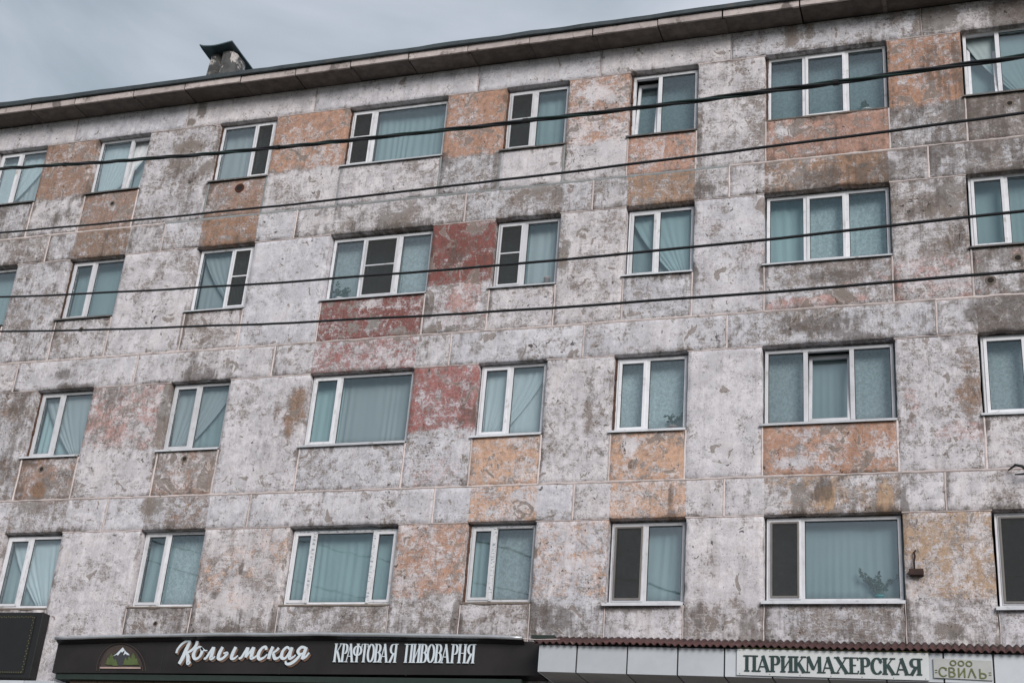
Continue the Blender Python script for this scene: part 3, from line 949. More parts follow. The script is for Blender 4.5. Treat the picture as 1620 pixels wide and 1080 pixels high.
# ------------------------------------------------------------------ eaves and roof
eave_y = -0.46
ex = X_LEFT - 0.3
edges = [ex]
px = [-21.6, -20.1, -18.36, -17.3, -15.9, -14.72, -13.47, -12.27, -11.1, -9.9, -8.71, -7.5, -6.3, -5.1, -3.94, -2.6, -1.2, 0.2, 1.6, 3.0]
edges += px + [X_RIGHT + 0.3]
for i in range(len(edges) - 1):
    a, c = edges[i] + rnd.uniform(0.006, 0.016), edges[i + 1] - rnd.uniform(0.006, 0.016)
    dz = rnd.uniform(-0.012, 0.012)
    b = MB()
    # slab with a chamfered nose and a small drip groove
    y0 = eave_y + rnd.uniform(-0.012, 0.012)
    prof = [(y0, 0.012), (y0 + 0.02, 0.0), (0.32, 0.0), (0.32, 0.14), (y0, 0.14)]
    n = len(prof)
    seg = 5
    vs, fs = [], []
    for s in range(seg + 1):
        x = a + (c - a) * s / seg
        for (yy, zz) in prof:
            vs.append((x, yy + 0.006 * wob(x, zz, 4.0, 3.0), EAVE + 0.004 + dz + zz + 0.006 * wob(x, yy, 3.0, 8.0)))
    for s in range(seg):
        for j in range(n):
            j2 = (j + 1) % n
            fs.append((s * n + j, (s + 1) * n + j, (s + 1) * n + j2, s * n + j2))
    fs.append(tuple(range(n)))
    fs.append(tuple(seg * n + j for j in range(n - 1, -1, -1)))
    b.add(vs, fs)
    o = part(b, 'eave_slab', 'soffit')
    # painted pink nose as its own thin strip in front
    nb = MB()
    vs, fs = [], []
    for s in range(seg + 1):
        x = a + (c - a) * s / seg
        w1, w2 = 0.008 * wob(x, 0, 5.0, 6.0), 0.010 * wob(x, 1, 4.0, 6.0)
        vs += [(x, y0 - 0.016, EAVE + dz + 0.006 + w2), (x, y0 + 0.010, EAVE + dz - 0.003 + w1), (x, y0 + 0.010, EAVE + dz + 0.135), (x, y0 - 0.016, EAVE + dz + 0.135)]
    for s in range(seg):
        for j in range(4):
            j2 = (j + 1) % 4
            fs.append((s * 4 + j, (s + 1) * 4 + j, (s + 1) * 4 + j2, s * 4 + j2))
    fs += [(0, 1, 2, 3), (seg * 4 + 3, seg * 4 + 2, seg * 4 + 1, seg * 4)]
    nb.add(vs, fs)
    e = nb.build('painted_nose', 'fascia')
    e.parent = o
    # dark mortar patch in some soffit joints
    if i % 2 == 0:
        jb = MB()
        jb.box(c - 0.03, c + 0.05, y0 + 0.05, 0.0, EAVE - 0.012, EAVE + 0.01)
        j = jb.build('joint_mortar', 'soffit')
        j.parent = o

# rough infill between the eave blocks and the wall top, then the metal roof with a wavy drip edge
b = MB()
n = 90
vs, fs = [], []
rx0, rx1 = X_LEFT - 0.35, X_RIGHT + 0.35
for s in range(n + 1):
    x = rx0 + (rx1 - rx0) * s / n
    w = 0.022 * wob(x, 0, 0.9, 2.0) + 0.010 * wob(x, 0, 3.5, 4.0)
    lift = 0.05 * max(0, (-15 - x) / 6.0)
    yb = eave_y - 0.07 + 0.02 * wob(x, 3, 1.5, 2.0)
    vs += [(x, yb, EAVE + 0.145 + w * 0.5 + lift * 0.4), (x, yb - 0.012, EAVE + 0.215 + w + lift), (x, 6.0, EAVE + 1.75), (x, 12.5, EAVE + 0.2),
           (x, 12.5, EAVE + 0.14), (x, 6.0, EAVE + 1.66), (x, yb + 0.10, EAVE + 0.15)]
for s in range(n):
    for j in range(7):
        j2 = (j + 1) % 7
        fs.append((s * 7 + j, (s + 1) * 7 + j, (s + 1) * 7 + j2, s * 7 + j2))
fs += [tuple(range(7)), tuple(n * 7 + j for j in range(6, -1, -1))]
b.add(vs, fs)
roof = part(b, 'roof', 'roof')

# ventilation shaft with a sheet hood on the roof
b = MB()
vs, fs = [], []


def shaft_lump(mb, x0, x1, y0, y1, z0, z1, seed, lean=0.0):
    k = 12
    rings = 7
    vs, fs = [], []
    for i in range(rings):
        t = i / (rings - 1)
        z = z0 + (z1 - z0) * t
        s = 1.0 - 0.20 * max(0, t - 0.65) / 0.35
        for j in range(k):
            a = 2 * math.pi * j / k
            ca, sa = math.cos(a), math.sin(a)
            sq = 1.0 / max(abs(ca), abs(sa)) * 0.6 + 0.4
            jit = 1 + 0.10 * mnoise.noise(Vector((ca * 1.5 + seed, sa * 1.5, z * 3)))
            vs.append(((x0 + x1) / 2 + lean * t + ca * sq * jit * s * (x1 - x0) / 2, (y0 + y1) / 2 + sa * sq * jit * s * (y1 - y0) / 2, z))
    for i in range(rings - 1):
        for j in range(k):
            fs.append((i * k + j, i * k + (j + 1) % k, (i + 1) * k + (j + 1) % k, (i + 1) * k + j))
    fs.append(tuple((rings - 1) * k + j for j in range(k)))
    mb.add(vs, fs)


shaft_lump(b, -15.55, -15.20, 1.15, 1.85, 17.75, 19.60, 1.0)
sh = part(b, 'ventilation_shaft', 'shaft')
b = MB()
shaft_lump(b, -15.22, -14.79, 1.12, 1.85, 17.75, 19.60, 5.0, -0.05)
o = b.build('flue_stack', 'shaft', smooth=False)
o.parent = sh
b = MB()
vs, fs = [], []
NX, NY = 8, 8
for j in range(NY + 1):
    for i in range(NX + 1):
        s, t = i / NX, j / NY
        x = -15.66 + 0.80 * s - 0.04 * t
        y = 1.0 + 1.14 * t
        sag = -0.05 * math.sin(math.pi * s) + 0.012 * wob(x, y, 3.0)
        z = 19.69 + sag + (0.025 if (i == 0 and j == 0) else 0)
        vs.append((x, y, z))
N_ = len(vs)
vs += [(x, y, z + 0.028) for x, y, z in vs]
for j in range(NY):
    for i in range(NX):
        a = j * (NX + 1) + i
        fs.append((a, a + NX + 1, a + NX + 2, a + 1))
        fs.append((a + N_, a + 1 + N_, a + NX + 2 + N_, a + NX + 1 + N_))
bd = [i for i in range(NX + 1)] + [j * (NX + 1) + NX for j in range(1, NY + 1)] + [NY * (NX + 1) + i for i in range(NX - 1, -1, -1)] + [j * (NX + 1) for j in range(NY - 1, 0, -1)]
for k in range(len(bd)):
    a, c = bd[k], bd[(k + 1) % len(bd)]
    fs.append((a, c, c + N_, a + N_))
b.add(vs, fs)
hood = b.build('hood', 'hood', smooth=False)
hood.parent = sh
for x, y in ((-15.46, 1.3), (-14.98, 1.3), (-15.46, 1.8), (-14.98, 1.8)):
    b = MB()
    b.box(x - 0.02, x + 0.02, y - 0.02, y + 0.02, 19.3, 19.68)
    o = b.build('hood_leg', 'steel')
    o.parent = sh

# ------------------------------------------------------------------ windows
# layout: list of (share of width, kind); kinds: fix, sash, tilt, screen, screenbar
# curtain: one of white, teal, lace, grey, lacedark, None for each light of the window
LAYOUT = {
    (0, 5): ([(.45, 'sash'), (.55, 'fix')], ['white', 'white']), (1, 5): ([(.62, 'fix'), (.38, 'tilt')], ['white', 'grey']),
    (2, 5): ([(.62, 'fix'), (.38, 'screen')], ['white', 'lacedark']), (3, 5): ([(.25, 'screenbar'), (.75, 'fix')], [None, 'teal']),
    (4, 5): ([(.46, 'screenbar'), (.54, 'fix')], ['lacedark', 'teal']), (5, 5): ([(.42, 'tilt'), (.58, 'fix')], ['lacedark', 'lacedark']),
    (6, 5): ([(.31, 'fix'), (.36, 'sash'), (.33, 'fix')], ['lacedark', 'lacedark', 'lacedark']), (7, 5): ([(.46, 'tilt'), (.54, 'fix')], ['grey', 'grey']),
    (0, 4): ([(.45, 'sash'), (.55, 'fix')], ['grey', 'grey']), (1, 4): ([(.43, 'sash'), (.57, 'fix')], ['grey', 'grey']),
    (2, 4): ([(.60, 'fix'), (.40, 'screenbar')], ['white', None]), (3, 4): ([(.32, 'fix'), (.36, 'screenbar'), (.32, 'fix')], ['lace', 'lacedark', 'lace']),
    (4, 4): ([(.45, 'screenbar'), (.55, 'fix')], ['lacedark', 'white']), (5, 4): ([(.45, 'sash'), (.55, 'fix')], ['grey', 'grey']),
    (6, 4): ([(.32, 'fix'), (.34, 'sash'), (.34, 'fix')], ['teal', 'lace', 'lace']), (7, 4): ([(.46, 'sash'), (.54, 'fix')], ['grey', 'grey']),
    (1, 3): ([(.42, 'sash'), (.58, 'fix')], ['teal', 'teal']), (2, 3): ([(.46, 'sash'), (.54, 'fix')], ['teal', 'teal']),
    (3, 3): ([(.28, 'sash'), (.72, 'fix')], ['teal', 'white']), (4, 3): ([(.46, 'sash'), (.54, 'fix')], ['white', 'white']),
    (5, 3): ([(.44, 'sash'), (.56, 'fix')], ['lace', 'lace']), (6, 3): ([(.32, 'fix'), (.36, 'tilt'), (.32, 'fix')], ['lace', 'grey', 'lace']),
    (7, 3): ([(.55, 'sash'), (.45, 'fix')], ['lace', 'lace']),
    (1, 2): ([(.44, 'sash'), (.56, 'fix')], ['teal', 'teal']), (2, 2): ([(.40, 'sash'), (.60, 'fix')], ['teal', 'lace']),
    (3, 2): ([(.21, 'sash'), (.57, 'fix'), (.22, 'sash')], ['teal', 'teal', 'teal']), (4, 2): ([(.38, 'sash'), (.62, 'fix')], ['teal', 'lace']),
    (5, 2): ([(.47, 'screen'), (.53, 'fix')], [None, 'teal']), (6, 2): ([(.27, 'screen'), (.73, 'fix')], ['lacedark', 'grey']),
    (7, 2): ([(.6, 'screen'), (.4, 'fix')], [None, 'grey'])}
DARKSILL = {(0, 5), (1, 5), (2, 5), (4, 5), (5, 5), (0, 4), (1, 4), (7, 4), (7, 5)}
LEDGE = {(1, 2), (2, 2), (3, 2), (4, 2), (6, 5)}
FILM = {(3, 2), (4, 2)}
FOAM = {(5, 3), (2, 5), (3, 5), (5, 5), (1, 4), (6, 5), (4, 2), (1, 3), (4, 5)}
SETBACK = 0.125
ROWNAME = {5: 'top row', 4: 'second row from top', 3: 'third row from top', 2: 'bottom row'}
VISIBLE = {5: [0, 1, 2, 3, 4, 5, 6, 7], 4: [0, 1, 2, 3, 4, 5, 6, 7], 3: [1, 2, 3, 4, 5, 6, 7], 2: [1, 2, 3, 4, 5, 6, 7]}
ORD = ['first', 'second', 'third', 'fourth', 'fifth', 'sixth', 'seventh', 'eighth']
CURNAME = {'white': 'pale net curtain', 'teal': 'teal curtain', 'lace': 'pale lace curtain', 'grey': 'grey green curtain', 'lacedark': 'dark lace curtain'}


def frame_rect(mb, x0, x1, z0, z1, y0, y1, w, tf=None):
    mb.box(x0, x0 + w, y0, y1, z0, z1, tf)
    mb.box(x1 - w, x1, y0, y1, z0, z1, tf)
    mb.box(x0 + w, x1 - w, y0 + 0.002, y1 - 0.002, z0, z0 + w, tf)
    mb.box(x0 + w, x1 - w, y0 + 0.002, y1 - 0.002, z1 - w, z1, tf)


def curtain(x0, x1, z0, z1, y, kind, label, cut=None):
    mb = MB()
    n = max(10, int((x1 - x0) / 0.018))
    pl = 0.013 if kind in ('white', 'teal') else 0.005
    ph = rnd.uniform(0, 6)
    fr = rnd.uniform(38, 55)
    rows = 7
    vs, fs = [], []
    for j in range(rows):
        t = j / (rows - 1)
        for i in range(n + 1):
            x = x0 + (x1 - x0) * i / n
            a = fr * x + 5.5 * mnoise.noise(Vector((x * 2.3, ph, 0.3 * t)))
            yy = y + pl * (0.55 + 1.3 * mnoise.noise(Vector((x * 3.1, ph + 9.0, 0.5 * t)))) * math.sin(a + ph) * (0.55 + 0.45 * (1 - t)) + 0.02 * mnoise.noise(Vector((x * 3, t * 1.5, ph)))
            if cut:      # drawn to one side: hem gathered towards x = cut
                k = 0.78 * (1 - t) ** 1.4
                x = x + (cut - x) * k
            vs.append((x, yy, z0 + (z1 - z0) * t))
    for j in range(rows - 1):
        for i in range(n):
            a = j * (n + 1) + i
            fs.append((a, a + 1, a + n + 2, a + n + 1))
    mb.add(vs, fs)
    o = mb.build('curtain', 'cur_' + kind, smooth=True)
    md = o.modifiers.new('cloth', 'SOLIDIFY')
    md.thickness = 0.003
    tag(o, label, 'curtain', 'curtains behind the windows')
    return o


def make_window(c, f):
    x0, x1, z0, z1 = WIN[(c, f)]
    lay, curt = LAYOUT.get((c, f), ([(.45, 'sash'), (.55, 'fix')], [None, None]))
    fx0, fx1 = x0 + 0.022, x1 - 0.022
    fz0, fz1 = z0 + 0.030, z1 - 0.016
    ya = SETBACK + rnd.uniform(-0.012, 0.012)
    yb = ya + 0.07
    FW = 0.050
    mb = MB()
    frame_rect(mb, fx0, fx1, fz0, fz1, ya, yb, FW)
    tot = sum(w for w, _ in lay)
    inner = (fx1 - fx0)
    xs = [fx0]
    for w, _ in lay:
        xs.append(xs[-1] + inner * w / tot)
    for x in xs[1:-1]:
        mb.box(x - 0.034, x + 0.034, ya + 0.0025, yb - 0.003, fz0 + FW, fz1 - FW)
    win = mb.build('window', 'pvc', bevel=0.004)
    keep(win, building)

    def sub(m_, name, mat, **kw):
        o = m_.build(name, mat, **kw)
        o.parent = win
        return o
    for i, (w, kind) in enumerate(lay):
        a = xs[i] + (FW if i == 0 else 0.034)
        d = xs[i + 1] - (FW if i == len(lay) - 1 else 0.034)
        lo, hi = fz0 + FW, fz1 - FW
        tf = None
        if kind == 'tilt':
            ang = R_(7.5)

            def tf(v, lo=lo, ya=ya, ang=ang):
                y, z = v[1] - (ya + 0.03), v[2] - lo
                return (v[0], ya + 0.03 + y * math.cos(ang) + z * math.sin(ang), lo + z * math.cos(ang) - y * math.sin(ang))
        if kind == 'fix':
            mb = MB()
            frame_rect(mb, a, d, lo, hi, ya + 0.022, ya + 0.032, 0.010)
            sub(mb, 'gasket', 'gasket')
            mb = MB()
            mb.box(a + 0.003, d - 0.003, ya + 0.034, ya + 0.044, lo + 0.003, hi - 0.003)
            sub(mb, 'pane', 'glass')
        else:
            SW = 0.048
            e0 = 0.012
            off = 0.0 if kind != 'tilt' else 0.03
            mb = MB()
            frame_rect(mb, a - e0 * (kind != 'tilt') + 0.004 * (kind == 'tilt'), d + e0 * (kind != 'tilt') - 0.004 * (kind == 'tilt'), lo - e0 * (kind != 'tilt'), hi + e0 * (kind != 'tilt'), ya - 0.014 + off, ya + 0.05 + off, SW, tf)
            sub(mb, 'sash', 'pvc', bevel=0.004)
            mb = MB()
            g0 = SW - e0 + 0.0
            frame_rect(mb, a + g0, d - g0, lo + g0, hi - g0, ya + 0.010 + off, ya + 0.020 + off, 0.009, tf)
            sub(mb, 'gasket', 'gasket')
            mb = MB()
            mb.box(a + g0 + 0.003, d - g0 - 0.003, ya + 0.022 + off, ya + 0.032 + off, lo + g0 + 0.003, hi - g0 - 0.003, tf)
            sub(mb, 'pane', 'glass')
            if kind.startswith('screen'):
                mb = MB()
                s0 = 0.012
                dark = f == 2
                frame_rect(mb, a + s0, d - s0, lo + s0, hi - s0, ya - 0.034, ya - 0.018, 0.026)
                if kind == 'screenbar':
                    zm = lo + (hi - lo) * 0.53
                    mb.box(a + s0 + 0.026, d - s0 - 0.026, ya - 0.032, ya - 0.020, zm - 0.012, zm + 0.012)
                sub(mb, 'screen_frame', 'screenframe' if dark else 'pvc')
                mb = MB()
                mb.box(a + s0 + 0.026, d - s0 - 0.026, ya - 0.027, ya - 0.0255, lo + s0 + 0.026, hi - s0 - 0.026)
                sub(mb, 'insect_screen', 'screen')
    # curtains: one for each run of lights that share a cloth
    if c in VISIBLE[f]:
        n_ = VISIBLE[f].index(c)
        light = ['left', 'right'] if len(lay) == 2 else ['left', 'middle', 'right']
        i = 0
        while i < len(lay):
            j = i
            while j + 1 < len(lay) and curt[j + 1] == curt[i]:
                j += 1
            if curt[i]:
                if j - i + 1 == len(lay):
                    lab = '%s behind the %s window from left, %s' % (CURNAME[curt[i]], ORD[n_], ROWNAME[f])
                else:
                    lab = '%s, %s pane of %s window from left, %s' % (CURNAME[curt[i]], light[i], ORD[n_], ROWNAME[f])
                tilted = any(lay[q][1] == 'tilt' for q in range(i, j + 1))
                x_a = x0 + 0.01 if i == 0 else xs[i] - 0.02
                x_b = x1 - 0.01 if j == len(lay) - 1 else xs[j + 1] + 0.02
                CURTAINS.append((x_a, x_b, fz0 + 0.02, fz1 + 0.02, yb + (0.24 if tilted else 0.15), curt[i], lab))
            i = j + 1
    if (c, f) in FILM:
        for x in xs[1:-1]:
            mb = MB()
            mb.box(x - 0.026, x + 0.026, ya - 0.002 - 0.016, ya - 0.015, fz0 + 0.03, fz1 - 0.03)
            sub(mb, 'protective_film', 'film')
        mb = MB()
        mb.box(fx0 + 0.05, fx1 - 0.05, ya - 0.003, ya - 0.001, fz1 - 0.040, fz1 - 0.012)
        sub(mb, 'protective_film', 'film')
    if (c, f) in FOAM:
        mb = MB()
        n = 14
        for k in range(n):
            zz = fz0 + (fz1 - fz0) * k / n
            w = 0.012 + 0.012 * rnd.random()
            mb.box(x0 - 0.004, x0 + 0.010 + w, ya - 0.012 - 0.02 * rnd.random(), ya + 0.05, zz, zz + (fz1 - fz0) / n - 0.001)
        sub(mb, 'foam_fill', 'foam')
    # outside sill
    mb = MB()
    if (c, f) in LEDGE:
        n = 16
        vs, fs = [], []
        for k in range(n + 1):
            x = x0 + 0.005 + (x1 - x0 - 0.01) * k / n
            w = 0.018 * wob(x, z0, 4.0, 3.0)
            vs += [(x, -0.012 + w, z0 - 0.022 + w), (x, -0.008 + w, z0 + 0.006), (x, ya + 0.01, z0 + 0.045), (x, ya + 0.01, z0 - 0.03)]
        for k in range(n):
            for j in range(4):
                fs.append((k * 4 + j, (k + 1) * 4 + j, (k + 1) * 4 + (j + 1) % 4, k * 4 + (j + 1) % 4))
        fs += [(0, 1, 2, 3), (n * 4 + 3, n * 4 + 2, n * 4 + 1, n * 4)]
        mb.add(vs, fs)
        sub(mb, 'sill', 'ledge')
    else:
        big = f == 2
        pr = 0.075 if big else 0.05
        hh = 0.045 if big else (0.022 if f > 3 else 0.03)
        o0 = 0.03
        tilt = rnd.uniform(-0.006, 0.006)
        prof = [(-pr, z0 - hh), (-pr + 0.008, z0 - hh), (-pr + 0.008, z0 - 0.004), (ya + 0.03, z0 + 0.026), (ya + 0.03, z0 + 0.034), (-pr, z0 + 0.004)]
        vs = []
        for xx, dz in ((x0 - o0, -tilt), (x1 + o0 * 0.4, tilt)):
            for (yy, zz) in prof:
                vs.append((xx, yy, zz + dz))
        n = len(prof)
        fs = [tuple(range(n)), tuple(range(2 * n - 1, n - 1, -1))]
        for j in range(n):
            fs.append(((j + 1) % n, j, j + n, (j + 1) % n + n))
        mb.add(vs, fs)
        sub(mb, 'sill', 'dripdark' if (c, f) in DARKSILL else 'drip')
    return win


CURTAINS = []
for f in (5, 4, 3, 2):
    for c in cl_:
        make_window(c, f)
for a in CURTAINS:
    curtain(*a)
for c, f, side, kind in ((1, 3, 1, 'white'), (2, 3, 0, 'white'), (4, 3, 0, 'white'), (1, 5, 0, 'white'), (2, 4, 1, 'white'), (1, 2, 1, 'white'), (7, 5, 1, 'grey'), (0, 5, 0, 'white'), (5, 4, 1, 'grey')):
    x0, x1, z0, z1 = WIN[(c, f)]
    o = curtain(x0 + 0.02, x1 - 0.02, z0 + 0.04, z1, SETBACK + 0.135, kind, 'curtain drawn to the %s behind the %s window from left, %s' % (('left', 'right')[side], ORD[VISIBLE[f].index(c)], ROWNAME[f]), x1 - 0.1 if side else x0 + 0.1)


def child(mb, name, mat, par, **kw):
    o = mb.build(name, mat, **kw)
    return keep(o, par)


# holes in the sill blocks (old vent pipes) and wall fittings
def hole(x, z, r, rusty=False):
    mb = MB()
    k = 14
    vs, fs = [], []
    for ring, (rr, y) in enumerate(((1.35, -0.003), (1.0, -0.006), (0.75, -0.004))):
        for j in range(k):
            a = 2 * math.pi * j / k
            q = rr * r * (1 + 0.22 * mnoise.noise(Vector((math.cos(a) * 1.3 + x, math.sin(a) * 1.3, z))))
            vs.append((x + q * math.cos(a), y, z + q * math.sin(a)))
    for ring in range(2):
        for j in range(k):
            fs.append((ring * k + j, (ring + 1) * k + j, (ring + 1) * k + (j + 1) % k, ring * k + (j + 1) % k))
    mb.add(vs, fs)
    o = part(mb, 'vent_hole_rim', 'rusthole' if rusty else 'ledge')
    mb = MB()
    mb.add([(x + r * 0.82 * math.cos(2 * math.pi * j / k), -0.0045, z + r * 0.82 * math.sin(2 * math.pi * j / k)) for j in range(k)], [tuple(range(k))])
    h = mb.build('vent_hole_shade', 'hole')  # no cavity: dark disc on the wall paints the shade inside the hole
    h.parent = o
    h.matrix_parent_inverse = Matrix.Identity(4)


for hx, hz, hr, ru in ((-16.19, 15.22, 0.045, False), (-13.35, 15.26, 0.075, True), (0.68, 15.28, 0.05, False), (-16.25, 12.45, 0.04, False), (0.62, 12.45, 0.06, False),
                       (-16.42, 9.63, 0.05, False), (-13.45, 9.72, 0.05, False), (-13.42, 6.78, 0.035, False), (0.2, 12.1, 0.06, False)):
    hole(hx, hz, hr, ru)

# iron bracket on the pier right of the wide shop-floor window
br = empty('wall_bracket', (-1.08, 0.0, 7.45))
tag(br, 'small rusty iron wall bracket with upright rod beside wide bottom-row window', 'bracket')
mb = MB()
mb.box(-1.175, -0.975, -0.10, 0.004, 7.455, 7.545)
child(mb, 'plate', 'rust', br, bevel=0.006)
mb = MB()
mb.tube([(-1.10, -0.05, 7.54), (-1.10, -0.06, 7.66), (-1.085, -0.05, 7.74), (-1.095, -0.055, 7.80), (-1.075, -0.02, 7.83)], 0.014, 7)
child(mb, 'rod', 'rust', br, smooth=True)
mb = MB()
mb.tube([(0.26, -0.03, 9.0), (0.36, -0.16, 9.03), (0.45, -0.2, 8.99), (0.52, -0.16, 8.93), (0.60, -0.05, 8.90), (0.62, 0.01, 8.90)], [0.012, 0.02, 0.022, 0.022, 0.02, 0.02], 7)
mb.tube([(0.34, -0.15, 8.89), (0.44, -0.17, 8.885), (0.54, -0.13, 8.92)], [0.010, 0.016, 0.018], 7)
tag(mb.build('wall_hook', 'cable', smooth=True), 'dark forked hook sticking out of the wall at the right edge', 'hook')

# ------------------------------------------------------------------ lettering
def ribbon(mb, pts, widths, y0, y1, nib=None):
    """stroke of given width along pts (x, z) extruded from y0 (front) to y1"""
    P = [Vector((p[0], p[1])) for p in pts]
    n = len(P)
    L, Rr = [], []
    for i in range(n):
        if i == 0:
            t = P[1] - P[0]
        elif i == n - 1:
            t = P[-1] - P[-2]
        else:
            t = (P[i + 1] - P[i]).normalized() + (P[i] - P[i - 1]).normalized()
        if t.length < 1e-9:
            t = P[min(i + 1, n - 1)] - P[max(i - 1, 0)]
        t.normalize()
        nr = Vector((-t.y, t.x))
        w = widths[i] if isinstance(widths, (list, tuple)) else widths
        L.append(P[i] + nr * w / 2)
        Rr.append(P[i] - nr * w / 2)
    vs = []
    for i in range(n):
        vs += [(L[i].x, y0, L[i].y), (Rr[i].x, y0, Rr[i].y), (L[i].x, y1, L[i].y), (Rr[i].x, y1, Rr[i].y)]
    fs = []
    for i in range(n - 1):
        a, c = i * 4, (i + 1) * 4
        fs += [(a, a + 1, c + 1, c), (a + 2, c + 2, c + 3, a + 3), (a, c, c + 2, a + 2), (a + 1, a + 3, c + 3, c + 1)]
    fs += [(0, 2, 3, 1), ((n - 1) * 4, (n - 1) * 4 + 1, (n - 1) * 4 + 3, (n - 1) * 4 + 2)]
    mb.add(vs, fs)


def smooth_pts(pts, n=6):
    """Catmull-Rom through the points"""
    P = [Vector(p) for p in pts]
    P = [2 * P[0] - P[1]] + P + [2 * P[-1] - P[-2]]
    out = []
    for i in range(1, len(P) - 2):
        for s in range(n):
            t = s / n
            a, b_, c, d = P[i - 1], P[i], P[i + 1], P[i + 2]
            out.append(0.5 * ((2 * b_) + (c - a) * t + (2 * a - 5 * b_ + 4 * c - d) * t * t + (3 * b_ - a - 3 * c + d) * t ** 3))
    out.append(P[-2])
    return [tuple(v) for v in out]


def arc(cx, cy, rx, ry, a0, a1, n=14):
    return [(cx + rx * math.cos(R_(a0 + (a1 - a0) * i / n)), cy + ry * math.sin(R_(a0 + (a1 - a0) * i / n))) for i in range(n + 1)]


# glyphs in a unit box: T thick stroke, t thin stroke, s serif centred at the point
GL = {
    'П': [('T', [(.22, 0), (.22, 1)]), ('T', [(.78, 0), (.78, 1)]), ('t', [(.1, .97), (.9, .97)]), ('s', (.22, 0)), ('s', (.78, 0)), ('s', (.14, 1)), ('s', (.86, 1))],
    'А': [('t', [(.12, 0), (.48, 1)]), ('T', [(.46, 1), (.84, 0)]), ('t', [(.24, .32), (.72, .32)]), ('s', (.12, 0)), ('s', (.86, 0))],
    'Р': [('T', [(.26, 0), (.26, 1)]), ('M', [(.26, .97), (.55, .97)] + arc(.55, .72, .27, .25, 90, -90)[1:] + [(.26, .47)]), ('s', (.26, 0)), ('s', (.2, 1))],
    'И': [('T', [(.22, 0), (.22, 1)]), ('T', [(.78, 0), (.78, 1)]), ('t', [(.22, .1), (.78, .9)]), ('s', (.22, 0)), ('s', (.78, 0)), ('s', (.22, 1)), ('s', (.78, 1))],
    'К': [('T', [(.22, 0), (.22, 1)]), ('t', [(.22, .46), (.5, .66), (.8, 1)]), ('T', [(.42, .58), (.86, 0)]), ('s', (.22, 0)), ('s', (.22, 1)), ('s', (.88, 0)), ('s', (.8, 1))],
    'М': [('t', [(.13, 0), (.16, 1)]), ('T', [(.17, 1), (.5, .22)]), ('t', [(.5, .18), (.83, 1)]), ('T', [(.85, 1), (.87, 0)]), ('s', (.13, 0)), ('s', (.87, 0))],
    'Х': [('T', [(.16, 1), (.86, 0)]), ('t', [(.14, 0), (.82, 1)]), ('s', (.14, 0)), ('s', (.86, 0)), ('s', (.16, 1)), ('s', (.82, 1))],
    'Е': [('T', [(.26, 0), (.26, 1)]), ('t', [(.15, .97), (.8, .97), (.82, .82)]), ('t', [(.26, .52), (.66, .52)]), ('t', [(.15, .03), (.82, .03), (.86, .2)])],
    'С': [('M', [(.84, .72), (.80, .86)] + arc(.55, .5, .38, .47, 62, 298, 18)[1:] + [(.86, .2)]), ('t', [(.84, .66), (.84, .95)])],
    'Я': [('T', [(.78, 0), (.78, 1)]), ('M', [(.78, .97), (.46, .97)] + arc(.46, .73, .26, .24, 90, 270)[1:] + [(.78, .49)]), ('T', [(.56, .49), (.2, 0)]), ('s', (.78, 0)), ('s', (.84, 1)), ('s', (.16, 0))],
    'Ф': [('T', [(.5, 0), (.5, 1)]), ('M', arc(.5, .62, .40, .26, 0, 360, 22)), ('s', (.5, 0)), ('s', (.5, 1))],
    'Т': [('T', [(.5, 0), (.5, 1)]), ('t', [(.08, .8), (.1, .97), (.9, .97), (.92, .8)]), ('s', (.5, 0))],
    'О': [('M', arc(.5, .5, .36, .47, 90, 450, 22))],
    'В': [('T', [(.24, 0), (.24, 1)]), ('M', [(.24, .97), (.5, .97)] + arc(.5, .75, .26, .22, 90, -90)[1:] + [(.24, .53)]), ('M', [(.24, .53), (.54, .53)] + arc(.54, .28, .28, .25, 90, -90)[1:] + [(.24, .03)]), ('s', (.2, 0)), ('s', (.2, 1))],
    'Н': [('T', [(.22, 0), (.22, 1)]), ('T', [(.78, 0), (.78, 1)]), ('t', [(.22, .52), (.78, .52)]), ('s', (.22, 0)), ('s', (.78, 0)), ('s', (.22, 1)), ('s', (.78, 1))],
    'Л': [('t', [(.12, .02), (.46, 1)]), ('T', [(.46, .99), (.84, 0)])],
    'Ь': [('T', [(.26, 0), (.26, 1)]), ('M', [(.26, .53), (.54, .53)] + arc(.54, .28, .28, .25, 90, -90)[1:] + [(.26, .03)])],
}


def glyph(ch, x, z, w, h, thick, thin, y0, y1, mat, par, serif=True, sl=0.0, sw=None):
    mb = MB()
    k = 0
    for kind, pts in GL[ch]:
        k += 1
        d = 0.0005 * k
        if kind == 's':
            if serif:
                px_, pz_ = pts
                ww = (sw or thick * 1.9) / 2
                zz = z + pz_ * h + (thin / 2 if pz_ < 0.5 else -thin / 2)
                xx = x + px_ * w
                ribbon(mb, [(xx - ww, zz + sl * (xx - ww - x)), (xx + ww, zz + sl * (xx + ww - x))], thin, y0 - d, y1)
            continue
        P = [(x + a * w, z + c * h + sl * a * w) for a, c in pts]
        if kind == 'M':
            n = len(P)
            wd = []
            for i in range(n):
                t = Vector(P[min(i + 1, n - 1)]) - Vector(P[max(i - 1, 0)])
                t.normalize()
                wd.append(thin + (thick - thin) * abs(t.y) ** 1.3)
            ribbon(mb, P, wd, y0 - d, y1)
        else:
            ribbon(mb, P, thick if kind == 'T' else thin, y0 - d, y1)
    return child(mb, 'letter', mat, par)


# ------------------------------------------------------------------ long black sign board of the brewery
SX0, SX1, SY = -14.96, -6.46, -0.40
sign = empty('sign_board', (-10.7, 0.0, 5.9))
tag(sign, 'long black sign board with white script and block lettering and mountain emblem', 'sign')


def stop(x):
    t = (x - SX0) / (SX1 - SX0)
    return 6.40 + 0.26 * t * (1 - t) + 0.03 * t


